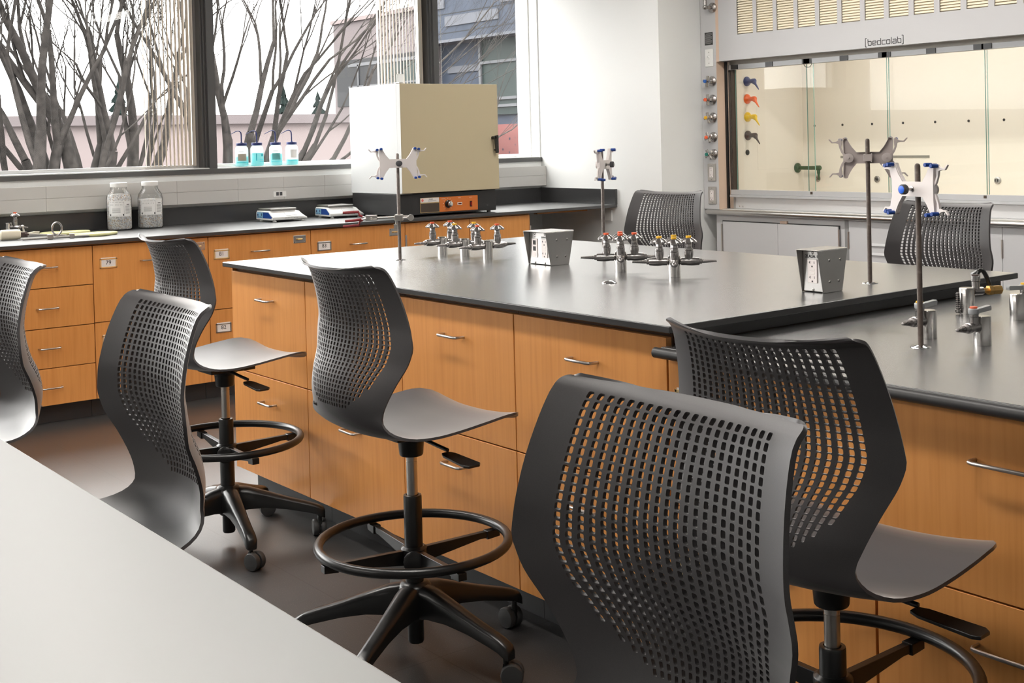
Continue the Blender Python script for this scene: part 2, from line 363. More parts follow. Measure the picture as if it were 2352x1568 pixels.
YF = 6.335
def win_cab(name, x0, x1, label, fronts, extra=None):
    t = thing(name, label, 'cabinet', ((x0 + x1) / 2, 6.7, 0), 0, 'cabinets under the windows')
    g = .0018
    build('carcass', MB().box(x0 + .0008, x1 - .0008, YF + .0195, YW - .004, .1016, .8925), M_gap, t, smooth=0)
    build('toe_kick', MB().box(x0 + .0008, x1 - .0008, YF + .085, YW - .004, .0005, .1012), M_toe, t, smooth=0)
    build('top_rail', MB().box(x0 + .0008, x1 - .0008, YF + .006, YF + .019, .889, .8935), M_wood, t, smooth=0)
    for (nm, a0, a1, z0, z1, hx, hz) in fronts:
        d = build(nm, MB().box(a0 + g, a1 - g, YF, YF + .019, z0 + g, z1 - g), M_wood, t, bevel=.0012, seg=1)
        if hx is not None: handle(d, (hx, YF, hz), (1, 0, 0), (0, -1, 0))
    if extra: extra(t)
    return t
U_, O_ = (1, 0, 0), (0, -1, 0)
x0, x1 = 1.705, 2.168
win_cab('base_cabinet', x0, x1, 'maple base cabinet with four drawers at the left end of the window counter', [('drawer', x0, x1, .689, .887, 1.934, .793), ('drawer', x0, x1, .488, .689, 1.934, .589), ('drawer', x0, x1, .288, .488, 1.938, .39), ('drawer', x0, x1, .1016, .288, 1.942, .192)])
x0, x1 = 2.168, 2.793
def ex(t): card(t, (2.248, YF, .790), U_, O_, '79'); card(t, (2.248, YF, .396), U_, O_, '80'); lockplate(t, (2.735, YF, .842), U_, O_)
win_cab('base_cabinet', x0, x1, 'maple base cabinet under the window with number card 79', [('drawer', x0, x1, .4905, .887, 2.469, .791), ('drawer', x0, x1, .1016, .4905, 2.469, .40)], ex)
x0, x1 = 2.793, 3.415
def ex(t): card(t, (2.869, YF, .788), U_, O_, '81'); card(t, (2.869, YF, .389), U_, O_, '82', brass=False); lockplate(t, (3.343, YF, .839), U_, O_)
win_cab('base_cabinet', x0, x1, 'maple base cabinet under the window with number card 81', [('drawer', x0, x1, .4905, .887, 3.096, .792), ('drawer', x0, x1, .1016, .4905, 3.096, .40)], ex)
x0, x1 = 3.415, 4.052
def ex(t): card(t, (3.50, YF, .788), U_, O_, '83', brass=False); lockplate(t, (3.979, YF, .839), U_, O_)
win_cab('base_cabinet', x0, x1, 'maple base cabinet under the window with number card 83', [('drawer', x0, x1, .4905, .887, 3.723, .788), ('drawer', x0, x1, .1016, .4905, 3.723, .40)], ex)
x0, x1 = 4.052, 5.010
def ex(t):
    for z in (.78, .2):
        for x in (4.055, 5.009): hinge(t, (x, YF, z), O_)
win_cab('base_cabinet', x0, x1, 'maple double door base cabinet under the oven', [('door', x0, 4.528, .1016, .887, 4.48, .74), ('door', 4.528, x1, .1016, .887, 4.58, .74)], ex)
t = thing('window_countertop', 'long black epoxy countertop running under the windows', 'countertop', (3.7, 6.7, .894))
build('worktop', MB().box(XL + .3, XW - .001, 6.308, YW - .001, .894, .914), M_epoxyc, t, bevel=.003)
build('backsplash', MB().box(XL + .3, XW - .021, YW - .020, YW - .001, .9142, 1.018), M_epoxy, t, bevel=.0015)
build('side_splash', MB().box(XW - .020, XW - .001, 6.306, YW - .001, .9142, 1.020), M_epoxy, t, bevel=.0015)
build('support_cleat', MB().box(5.30, XW - .002, 6.62, 6.66, .862, .8938), M_wood, t)
o = build('wall_outlet', MB().box(XW - .010, XW - .001, 6.36, 6.48, .80, .875), M_white, None, bevel=.002); tag(o, 'white outlet cover on the wall under the end of the window counter', 'outlet')
# raceway
t = thing('wire_raceway', 'two tier grey steel wiring raceway on the wall above the backsplash', 'raceway', (3.7, YW, 1.035))
xs = [XL + .3, -1.0, .9, 2.17, 2.93, 3.32, 3.63, 3.92, 5.30, 5.7495]
build('back_box', MB().box(XL + .3, 5.7475, YW - .056, YW - .001, 1.0385, 1.174), M_race, t, smooth=0)
for z0, z1 in ((1.0365, 1.1085), (1.1095, 1.1765)):
    for k in range(len(xs) - 1):
        build('cover_panel', MB().box(xs[k] + .0004, xs[k + 1] - .0004, YW - .061, YW - .0562, z0, z1), M_race, t, bevel=.0006, seg=1)
b = MB().box(3.555, 3.645, YW - .064, YW - .0612, 1.052, 1.087); d = build('outlet_plate', b, M_white, t, bevel=.0015)
b = MB()
for x in (3.583, 3.607): b.box(x - .009, x + .009, YW - .066, YW - .0641, 1.06, 1.082)
build('jacks', b, M_knob, d)

# island
X0I, X1I, Y0I, Y1I = 2.088, 3.607, 2.118, 4.607
XF = 2.118
t = thing('island_worktop', 'black epoxy worktop of the island with gas turrets and rods on it', 'worktop', ((X0I + X1I) / 2, 3.36, .896))
build('worktop', MB().box(X0I, X1I, Y0I, Y1I, .896, .914), M_epoxy, t, bevel=.003)
t = thing('island_worktop', 'lower black epoxy worktop stepped down at the right end of the island', 'worktop', (2.85, 1.2, .84))
build('worktop', MB().box(X0I, X1I, -.6, Y0I + .032, .840, .862), M_epoxy, t, bevel=.003)
build('front_bullnose', MB().lathe([(.0128, 0), (.0128, 2.765)], (X0I - .003, -.6, .8475), (0, 1, 0), 20), M_edge, t)
o = build('apron_panel', MB().box(X0I + .055, X1I - .05, Y0I + .0325, Y0I + .040, .8625, .8955), M_edge, None, bevel=.001); tag(o, 'narrow black riser panel between the two island worktop levels', 'panel')
def isl_cab(y0, y1, label, top, split, hz, extra=None, second=True):
    t = thing('base_cabinet', label, 'cabinet', (2.85, (y0 + y1) / 2, 0), 0, 'island cabinets')
    g = .0018
    build('carcass', MB().box(XF + .0195, X1I - .03, y0 + .0008, y1 - .0008, .1016, top + (.0135 if top > .85 else .0108)), M_gap, t, smooth=0)
    build('toe_kick', MB().box(XF + .085, X1I - .1, y0 + .0008, y1 - .0008, .0005, .1012), M_toe, t, smooth=0)
    yc = (y0 + y1) / 2
    for (z0, z1, h) in ((split, top, hz[0]), (.1016, split, hz[1])):
        d = build('drawer', MB().box(XF, XF + .019, y0 + g, y1 - g, z0 + g, z1 - g), M_wood, t, bevel=.0012, seg=1)
        handle(d, (XF, yc, h), (0, 1, 0), (-1, 0, 0), L=.102 if top > .85 else .15)
    if extra: extra(t)
    return t
def endpanel(t): build('end_panel', MB().box(XF + .002, X1I - .03, 4.5835, 4.593, .1016, .8945), M_wood, t, smooth=0)
isl_cab(3.985, 4.583, 'maple two drawer cabinet at the window end of the island', .881, .494, (.788, .398), endpanel)
isl_cab(3.352, 3.985, 'maple two drawer island cabinet behind the middle charcoal stool', .881, .494, (.788, .398))
isl_cab(2.764, 3.352, 'maple two drawer island cabinet to the right of the middle charcoal stool', .881, .494, (.788, .402))
isl_cab(2.159, 2.764, 'maple two drawer island cabinet just before the worktop steps down', .881, .494, (.788, .40))
def ex(t): card(t, (XF, 2.095, .735), (0, -1, 0), (-1, 0, 0), '5', w=.075); card(t, (XF, 2.095, .34), (0, -1, 0), (-1, 0, 0), '5', w=.075)
isl_cab(1.569, 2.157, 'maple two drawer cabinet under the lower worktop behind the stool in front of it', .828, .478, (.738, .385), ex)
isl_cab(.96, 1.567, 'maple two drawer cabinet under the lower worktop nearest the viewer', .828, .478, (.738, .385))
isl_cab(.35, .958, 'maple cabinet under the lower worktop past the one with long pulls', .828, .478, (.738, .385))

# foreground table
t = thing('lab_table', 'large tabletop filling the lower left corner, its surface pale grey with glare', 'table', (-.2, 2.6, 0))
build('tabletop', MB().box(-1.0, .549, .60, 4.65, .894, .914), M_epoxyw, t, bevel=.003)
build('apron', MB().box(-.92, .40, .70, 4.55, .80, .8935), M_hoodg, t)
for x in (-.9, .34):
    for y in (.74, 4.47): build('leg', MB().box(x, x + .05, y, y + .05, .001, .7995), M_hoodg, t, bevel=.004)

# ------------------------------------------------------------------ stools (one-piece perforated shell on a five-star base)
# stations from the seat's front edge to the top lip: centre y, centre z, half width, edge dy, edge dz
ST = [(.232, -.030, .214, .0, .012), (.205, -.013, .224, .0, .018), (.16, -.006, .232, .0, .018), (.08, -.012, .236, .0, .016), (.0, -.020, .234, .0, .014),
      (-.07, -.025, .228, .0, .013), (-.13, -.024, .214, .001, .014), (-.178, -.012, .196, .008, .016), (-.211, .012, .182, .022, .012), (-.231, .046, .175, .040, .0),
      (-.238, .088, .1885, .052, -.006), (-.229, .135, .2075, .060, -.006), (-.210, .178, .2255, .062, -.006), (-.201, .205, .2355, .060, -.005), (-.196, .223, .2390, .058, -.004), (-.193, .243, .2350, .055, -.002), (-.191, .270, .2285, .052, 0),
      (-.198, .315, .2205, .049, .004), (-.210, .358, .2125, .046, .007), (-.223, .390, .2065, .043, .010), (-.237, .404, .205, .043, .011), (-.256, .412, .205, .043, .011)]
def crom(a, b, c, d, t): return .5 * (2 * b + (c - a) * t + (2 * a - 5 * b + 4 * c - d) * t * t + (3 * b - a - 3 * c + d) * t ** 3)
def station(v):
    n = len(ST) - 1; v = min(max(v, 0), n); i = min(int(v), n - 1); t = v - i
    p = [ST[max(i - 1, 0)], ST[i], ST[i + 1], ST[min(i + 2, n)]]
    return [crom(p[0][k], p[1][k], p[2][k], p[3][k], t) for k in range(5)]
LUT = []
_p = None; _s = 0
for k in range(0, (len(ST) - 1) * 40 + 1):
    q = station(k / 40)
    if _p: _s += math.hypot(q[0] - _p[0], q[1] - _p[1])
    LUT.append((_s, k / 40)); _p = q
SLEN = _s
def v_at(s):
    lo, hi = 0, len(LUT) - 1
    while hi - lo > 1:
        m = (lo + hi) // 2
        if LUT[m][0] <= s: lo = m
        else: hi = m
    a, b = LUT[lo], LUT[hi]; return a[1] + (b[1] - a[1]) * ((s - a[0]) / max(b[0] - a[0], 1e-9))
def s_at_z(z):
    for s, v in LUT:
        if v > 9 and station(v)[1] >= z: return s
def surf0(u, s):
    q = station(v_at(s)); w = q[2]
    for d, r in ((s, .085), (SLEN - s, .022)):
        if d < r: w = w - r + math.sqrt(max(r * r - (r - d) ** 2, 0))
    a = abs(u) ** 2.2
    return (u * w, q[0] + q[3] * a, q[1] + q[4] * a)
def shell_mb():
    NC = 21; U = .775
    us = [-1, -.97, -.92, -.85] + [-U - U / NC * 0 + 2 * U * k / NC for k in range(NC + 1)] + [.85, .92, .97, 1]
    us = sorted(set(round(x, 5) for x in us))
    c0 = us.index(round(-U, 5))
    sb, st_ = s_at_z(.060), s_at_z(.400)
    NR = 31
    ss = [0, .0025, .008, .018, .035, .06, .085]
    n = 22
    ss += [.085 + (sb - .085) * k / n for k in range(1, n + 1)]
    r0 = len(ss) - 1
    ss += [sb + (st_ - sb) * k / NR for k in range(1, NR + 1)]
    rem = SLEN - st_
    ss += [st_ + rem * f for f in (.12, .25, .38, .5, .62, .74, .84, .92, .97, 1)]
    idx = {}; mb = MB()
    def uh(sv):
        d = sv - sb
        if d < 0: return .775 + (.66 - .775) * max(0, 1 + d / .09)
        t = [(0, .66), (.035, .70), (.075, .75), (.12, .783), (.17, .785), (.26, .778), (.9, .775)]
        for (a, p), (c, q) in zip(t, t[1:]):
            if d <= c: return p + (q - p) * (d - a) / (c - a)
        return .775
    def surf(a, sv):
        h = uh(sv)
        u = a * h / .775 if abs(a) <= .77501 else math.copysign(h + (abs(a) - .775) / .225 * (1 - h), a)
        return surf0(u, sv)
    def P(i, j):
        if (i, j) not in idx: idx[(i, j)] = len(mb.v); mb.v.append(surf(us[i], ss[j]))
        return idx[(i, j)]
    for j in range(len(ss) - 1):
        for i in range(len(us) - 1):
            q = (P(i, j), P(i + 1, j), P(i + 1, j + 1), P(i, j + 1))
            k, r = i - c0, j - r0
            hole = 0 <= k < NC and 0 <= r < NR
            if hole:
                e = abs(k - (NC - 1) / 2) / ((NC - 1) / 2)
                if r < (0 if e < .45 else int(((e - .45) / .55) ** 2.0 * 5 + .5)): hole = False
            if not hole: mb.f.append(q); continue
            u0, u1, s0, s1 = us[i], us[i + 1], ss[j], ss[j + 1]
            uc, scn, hu, hs = (u0 + u1) / 2, (s0 + s1) / 2, (u1 - u0) * .265, (s1 - s0) * .40
            # walk the rounded rectangle counter-clockwise, three points a corner
            pts = []
            for n_, (sx, sy) in enumerate(((-1, -1), (1, -1), (1, 1), (-1, 1))):
                tri = [(sx, sy * .55), (sx * .86, sy * .87), (sx * .5, sy)]
                if n_ in (1, 3): tri = tri[::-1]
                pts.append(tri)
            ids = []
            for tri in pts:
                row = []
                for (a, c) in tri:
                    row.append(len(mb.v)); mb.v.append(surf(uc + a * hu, scn + c * hs))
                ids.append(row)
            for n_ in range(4):
                a = ids[n_]; nx = ids[(n_ + 1) % 4]
                mb.f += [(q[n_], a[1], a[0]), (q[n_], a[2], a[1]), (q[n_], q[(n_ + 1) % 4], nx[0], a[2])]
    return mb
RINGZ = {}
def make_stool():
    t = thing('lab_stool', '', 'stool', (0, 0, 0), 0, 'charcoal lab stools', local=True)
    zs = .643
    m = shell_mb(); m.v = [(x, y, z + zs) for x, y, z in m.v]
    sh = build('seat_shell', m, M_shell, t, smooth=38, solid=.0065)
    text('maker_mark', 'Knoll', .013, M_black, sh, (-.115, -.2200, zs + .045), (.985, -.17, 0), (0, -.05, 1.), .001)
    b = MB().lathe([(.030, .535), (.032, .54), (.035, .575), (.05, .588), (.07, .596), (.075, .612)], n=24); b.box(-.055, .055, -.075, .09, .588, .612)
    build('seat_mechanism', b, M_black, t, bevel=.003)
    b = MB().tube([(.05, .0, .590), (.13, .0, .583), (.175, .0, .580)], .0055, 8)
    b.prism([(.165, -.013), (.185, -.022), (.285, -.028), (.297, -.02), (.297, .012), (.285, .022), (.185, .018), (.165, .010)], (0, 0, .577), (1, 0, -.06), (0, 1, 0), (0, 0, .007))
    build('height_lever', b, M_black, t, bevel=.002)
    build('gas_cylinder', MB().lathe([(.0145, .425), (.0145, .52), (.0135, .5205), (.0135, .5225), (.0145, .523), (.0145, .54)], n=24), M_satin, t)
    b = MB().lathe([(.0245, .19), (.0245, .425), (.0235, .430), (.0165, .4305), (.0165, .42)], n=28); b.lathe([(.0195, .037), (.0215, .042), (.0215, .19)], n=24)
    build('column', b, M_black, t)
    zr = .293
    fr = build('foot_ring', MB().tube([(.252 * math.cos(2 * PI * k / 64), .252 * math.sin(2 * PI * k / 64), zr + .012) for k in range(64)], .0125, 12, True), M_black, t)
    b = MB().lathe([(.026, zr - .052), (.036, zr - .045), (.036, zr - .004), (.028, zr + .002), (.0255, zr + .002)], n=28)
    for k in range(4):
        a = R(-5 + 90 * k); u = Vector((math.cos(a), math.sin(a), 0)); w = Vector((-u.y, u.x, 0))
        b.prism([(.03, zr - .046), (.20, zr - .020), (.228, zr - .020), (.228, zr - .002), (.03, zr - .006)], -w * .008, u, (0, 0, 1), w * .016)
        b.prism([(.222, zr - .024), (.262, zr - .020), (.262, zr - .001), (.222, zr - .001)], -w * .012, u, (0, 0, 1), w * .024)
    build('ring_spokes', b, M_black, fr, bevel=.0015)
    b = MB().lathe([(.008, 0), (.026, .001), (.028, .006), (.028, .016), (.020, .021)], (.0302, -.0194, zr - .028), (.84, -.54, 0), 14); build('ring_knob', b, M_black, fr)
    # star base: tapered arms that droop towards the casters
    b = MB().lathe([(.030, .10), (.045, .125), (.050, .165), (.046, .188), (.034, .200), (.0245, .201)], n=30)
    A0 = 13.5
    for k in range(5):
        a = R(A0 + 72 * k); u = Vector((math.cos(a), math.sin(a), 0)); w = Vector((-u.y, u.x, 0))
        rows = []
        for (rr, zt, zb, hw) in ((.022, .197, .112, .032), (.07, .190, .118, .0285), (.13, .170, .118, .0245), (.20, .146, .108, .021), (.27, .125, .092, .0195), (.300, .115, .084, .0195), (.322, .104, .072, .0185), (.330, .092, .068, .014)):
            o = u * rr; ring = []
            for (f, g) in ((-1, 0), (-1, .72), (-.75, .94), (-.3, 1), (.3, 1), (.75, .94), (1, .72), (1, 0), (.6, -.04), (-.6, -.04)):
                ring.append(o + w * hw * f + Vector((0, 0, zb + (zt - zb) * g)))
            rows.append(ring)
        vs = [p for r_ in rows for p in r_]; n = 10; fs = []
        for i in range(len(rows) - 1):
            for k2 in range(n): fs.append((i * n + k2, (i + 1) * n + k2, (i + 1) * n + (k2 + 1) % n, i * n + (k2 + 1) % n))
        fs.append(tuple(range(n))); fs.append(tuple(range((len(rows) - 1) * n, len(rows) * n))[::-1])
        b.add(vs, fs)
    build('star_base', b, M_black, t, smooth=50)
    for k in range(5):
        a = R(A0 + 72 * k); u = Vector((math.cos(a), math.sin(a), 0)); p = u * .311
        sw = a + R((35, 100, -60, 150, 20)[k]); f = Vector((math.cos(sw), math.sin(sw), 0)); w = Vector((-f.y, f.x, 0)); c = p + f * .016
        cs = build('caster', MB().cyl(p + Vector((0, 0, .045)), p + Vector((0, 0, .086)), .0075, n=12), M_black, t)
        for s_ in (-1, 1):
            q = c + w * s_ * .013 + Vector((0, 0, .029))
            build('wheel', MB().lathe([(.02, -.0105), (.027, -.0095), (.029, -.006), (.029, .006), (.027, .0095), (.02, .0105)], q, w, 24), M_rubber, cs)
        hb = MB().lathe([(.022, -.0022), (.022, .0022)], c + Vector((0, 0, .029)), w, 20); hb.cbox(p + f * .006 + Vector((0, 0, .047)), (.026, .012, .016), Matrix.Rotation(sw, 3, 'Z')); build('hood', hb, M_black, cs)
    return t
STOOLS = [  # x, y, facing (deg), seat height, label
    (1.788, 2.794, -90.5, .643, 'charcoal stool at the middle of the island front, its whole five-star base in view'),
    (1.820, 4.022, -88.7, .651, 'charcoal stool at the window end of the island front'),
    (1.821, 1.446, -85.5, .612, 'charcoal stool seen from behind at the lower worktop'),
    (0.837, 1.058, 88.6, .632, 'largest charcoal stool, its perforated back nearest the viewer'),
    (0.752, 2.372, 88.7, .647, 'charcoal stool with its seat half hidden under the large lower left tabletop'),
    (0.786, 3.480, 88.5, .650, 'charcoal stool cut off by the left edge of the photo'),
    (3.985, 2.758, 87.7, .668, 'charcoal stool behind the island in front of the fume hood doors'),
    (4.208, 4.420, 99.1, .674, 'charcoal stool behind the island in front of the white pilaster')]
S0 = make_stool()
for k, (x, y, a, zs, lab) in enumerate(STOOLS):
    s = S0 if k == 0 else copy_tree(S0)
    s.location = (x, y, 0); s.rotation_euler = (0, 0, R(a)); s['label'] = lab
    if k:
        for ch in s.children:            # the gas lift: upper parts move, ring height follows each stool
            n = ch.name.split('.')[0]
            if n in ('seat_shell', 'seat_mechanism', 'height_lever', 'gas_cylinder'): ch.location.z = zs - .643
            if n == 'foot_ring': ch.location.z = (0, .05, .085, .03, .02, .02, 0, 0)[k]
            if n in ('star_base', 'caster'): ch.rotation_euler.z = R((0, -26.8, 36, 30, 52, 5, 40, 17)[k])

# ------------------------------------------------------------------ bench fittings
WA = (1, 0, 0)
def wing_handle(parent, c, ax, r=.030, lobes=4, col=None, drop=.013):
    """lobed valve handle: centre c, axis ax (outwards), index button on top"""
    c, ax = Vector(c), Vector(ax).normalized(); u = ax.orthogonal().normalized(); v = ax.cross(u); n = 48; rings = 7; vs = []; fs = []
    for side in (0, 1):
        for i in range(rings):
            t = (i + .35) / (rings - .65)
            for k in range(n):
                a = 2 * PI * k / n; rr = (.60 + .40 * abs(math.cos(lobes * a / 2)) ** .9) * r * t
                h = -drop * t * t - (.0085 * (1 - .45 * t) if side else 0)
                vs.append(c + (u * math.cos(a) + v * math.sin(a)) * rr + ax * h)
    for side in (0, 1):
        o = side * rings * n
        for i in range(rings - 1):
            for k in range(n):
                q = (o + i * n + k, o + i * n + (k + 1) % n, o + (i + 1) * n + (k + 1) % n, o + (i + 1) * n + k); fs.append(q if side else q[::-1])
        fs.append(tuple(o + k for k in range(n)))
    o1 = (rings - 1) * n; o2 = rings * n + o1
    for k in range(n): fs.append((o1 + k, o1 + (k + 1) % n, o2 + (k + 1) % n, o2 + k))
    h = build('handle', MB().add(vs, fs), M_nozzle, parent, smooth=50)
    if col: build('index_button', MB().lathe([(.0088, -.004), (.0092, .0028), (.0085, .0036)], c, ax, 18), col, h if h.parent and h.parent.parent is None else parent)
    return h
def nozzle_profile(x0, x1, r0=.0078, r1=.0032, n=7):
    p = [(r0 + .002, x0), (r0 + .002, x0 + .008), (r0, x0 + .009)]
    for k in range(n):
        a = x0 + .010 + (x1 - x0 - .010) * k / n; b = x0 + .010 + (x1 - x0 - .010) * (k + 1) / n; r = r0 + (r1 - r0) * k / n
        p += [(r * .80, a), (r, b - .0008), (r * .92, b)]
    p.append((r1 * .5, x1 + .001)); return p
def turret(x, y, z, dirs, cols, name, label, group, h=.070):
    t = thing(name, label, 'gas turret', (x, y, z), 0, group)
    c = Vector((x, y, z))
    build('post', MB().lathe([(.0192, .0003), (.0192, h - .003), (.0165, h), (.0, h)], c, n=28), M_turret, t)
    for a, col in zip(dirs, cols):
        d = Vector((math.cos(R(a)), math.sin(R(a)), 0)); up = Vector((0, 0, 1)); zc = c + up * .050
        b = MB().lathe([(.009, .0185), (.0105, .022), (.0125, .0225), (.0125, .031), (.0120, .034), (.0135, .044), (.0140, .056), (.0130, .072), (.0118, .080), (.0098, .081)], zc, d, 18)
        q = zc + d * .047
        b.lathe([(.0125, 0), (.0128, .014), (.0145, .022), (.0145, .034), (.012, .036)], q, up, 20)
        b.lathe([(.0140, .036), (.0140, .041)], q, up, 20); b.lathe([(.0118, .041), (.0118, .0455), (.0098, .047)], q, up, 6)
        b.lathe([(.0095, .046), (.0108, .047), (.0108, .057), (.0085, .061)], q, up, 6); b.lathe([(.0032, .058), (.0032, .074)], q, up, 10)
        v = build('valve', b, M_nozzle, t, smooth=30)
        wing_handle(v, q + up * .0785, up, .0285, 4, col, .0145)
        build('hose_nozzle', MB().lathe(nozzle_profile(.080, .134, .0066, .0030), zc, d, 14), M_nozzle, v, smooth=25)
    return t
G1 = 'steel gas turrets on the island worktop'
turret(2.845, 4.171, .914, (180, 12), (M_red, M_red), 'gas_turret', 'steel gas turret with two red capped valves, farthest of its row of three', G1)
turret(2.846, 4.017, .914, (180, 0), (M_yel, M_yel), 'gas_turret', 'steel gas turret with two yellow capped valves between two red capped turrets', G1)
turret(2.838, 3.854, .914, (180, 0), (M_red, M_red), 'gas_turret', 'steel gas turret with two red capped valves nearest the twin-outlet pedestal box', G1)
A4 = math.degrees(math.atan2(-3.107, -2.842))
turret(2.842, 3.107, .914, (A4, A4 - 90, A4 + 90, A4 + 180), (M_red,) * 4, 'gas_turret', 'steel gas turret with four red capped valves on the island', G1)
A4 = math.degrees(math.atan2(-2.856, -2.844))
turret(2.844, 2.856, .914, (A4, A4 - 90, A4 + 90, A4 + 180), (M_yel,) * 4, 'gas_turret', 'steel gas turret with four yellow capped valves on the island', G1)
def lever_turret(x, y, z, col, label, noz=180, lev=0):
    t = thing('gas_turret', label, 'gas turret', (x, y, z), 0, 'gas turrets on the lower worktop'); c = Vector((x, y, z)); up = Vector((0, 0, 1))
    build('post', MB().lathe([(.0198, .0003), (.0198, .0655), (.0182, .068), (.0, .068)], c, n=28), M_turret, t)
    d = Vector((math.cos(R(noz)), math.sin(R(noz)), 0)); zc = c + up * .045; q = zc + d * .034
    b = MB().lathe([(.0105, .019), (.0125, .022), (.0125, .030), (.0115, .034), (.0115, .046), (.0125, .05), (.0125, .058), (.0095, .060)], zc, d, 18)
    b.lathe([(.0105, 0), (.0105, .024), (.0112, .025), (.0112, .030)], q, up, 18)
    v = build('valve', b, M_nozzle, t, smooth=30)
    build('hose_nozzle', MB().lathe(nozzle_profile(.060, .102, .0085, .0032), zc, d, 14), M_nozzle, v, smooth=25)
    e = Vector((math.cos(R(lev)), math.sin(R(lev)), 0)); s_ = Vector((-e.y, e.x, 0)); top = q + up * .030
    b = MB().lathe([(.0115, 0), (.0125, .004), (.0125, .012), (.0105, .014)], top, up, 20)
    b.prism([(.006, .002), (.020, .001), (.064, .003), (.066, .012), (.062, .0155), (.020, .0125), (.008, .013)], top - s_ * .006, e, up, s_ * .012)
    l = build('lever', b, mat('lever_grey', (.42, .43, .44), .35, .3), v, bevel=.002)
    build('index_button', MB().lathe([(.0085, .013), (.009, .0165), (.008, .018)], top, up, 18), col, v)
    return t
lever_turret(2.624, 1.777, .862, M_yel, 'steel gas turret with a yellow capped lever behind the rod on the lower worktop')
lever_turret(2.622, 1.632, .862, M_red, 'steel gas turret with an orange capped lever on the lower worktop')
lever_turret(3.038, 1.788, .862, M_yel, 'steel gas turret at the right edge with its lever pointing left', 0, 172)
# turret with a brass coupling
t = thing('water_turret', 'steel turret with a brass coupling and ribbed hose barb on the lower worktop', 'gas turret', (3.044, 1.939, .862), 0, 'gas turrets on the lower worktop')
c = Vector((3.044, 1.939, .862)); up = Vector((0, 0, 1)); rt = Vector((math.cos(R(-22)), math.sin(R(-22)), 0))
build('post', MB().lathe([(.0205, .0003), (.0205, .0685), (.019, .071), (0, .071)], c, n=28), M_turret, t)
zc = c + up * .060
b = MB().lathe([(.0115, .019), (.0115, .048), (.009, .052)], zc, rt, 18); q = zc + rt * .028 + up * .002
b.lathe([(.0105, 0), (.0105, .024), (.0125, .026), (.0125, .040), (.0115, .041)], q, up, 20)
v = build('valve', b, M_nozzle, t, smooth=30)
b = MB().lathe([(.0085, .040), (.0112, .0405), (.0112, .043), (.009, .0435)], q, up, 18); build('valve_cap', b, M_brown_e, v)
s_ = Vector((-rt.y, rt.x, 0))
b = MB().prism([(.0, .036), (.035, .040), (.036, .050), (.03, .052), (.0, .046)], q + s_ * .012, (rt + s_ * .5).normalized(), up, s_ * .010); build('lever', b, MATS['lever_grey'], v, bevel=.002)
pts = [q + s_ * .02 + rt * (.01 + .05 * k / 8) + up * (.052 * math.sin(PI * (k + 1.5) / 10)) for k in range(9)]
build('strap', MB().tube(pts, .006, 8), M_black, v)
b = MB().lathe([(.0085, .05), (.0085, .056), (.0068, .057), (.0068, .066), (.0135, .067), (.0135, .079), (.0115, .080)], zc, rt, 6); b.lathe([(.0115, .080), (.0125, .082), (.0125, .106), (.011, .108)], zc, rt, 6)
build('brass_coupling', b, M_brass, v, smooth=20)
lf = -rt; e = c + lf * .029
build('hose_barb', MB().lathe([(.0055, .004), (.007, .006), (.007, .013)] + [p for k in range(8) for p in ((.0042, .014 + .0055 * k), (.0056, .018 + .0055 * k))] + [(.003, .060)], e, up, 12), M_nozzle, t, smooth=25)

# support rods
def rod(x, y, z, top, label, m=None):
    t = thing('support_rod', label, 'rod', (x, y, z), 0, 'upright support rods'); r = .0064
    build('rod', MB().lathe([(r, .004), (r, top - z - .006), (r * .8, top - z - .002), (r * .3, top - z)], (x, y, z), n=18), m or M_rod, t)
    build('flange', MB().lathe([(.024, .0003), (.0235, .002), (.012, .0055), (.0085, .0062)], (x, y, z), n=28), M_chrome, t)
rod(2.59, 4.091, .914, 1.327, 'grey upright rod holding a white clamp and a red tipped pronged clamp')
rod(3.195, 3.587, .914, 1.322, 'grey upright rod in front of the white pilaster, behind the red capped turret')
rod(3.097, 2.293, .914, 1.344, 'brown upright rod beside the single-outlet pedestal box', M_rodb)
rod(2.50, 1.714, .862, 1.288, 'brown upright rod standing on the lower worktop', M_rodb)
o = build('rod_socket', MB().lathe([(.024, .0003), (.0235, .002), (.014, .0075), (.006, .0085), (.005, .005), (0, .005)], (2.595, 2.891, .914), n=28), M_chrome); tag(o, 'empty chrome rod socket on the island worktop in front of the red capped turret', 'socket')

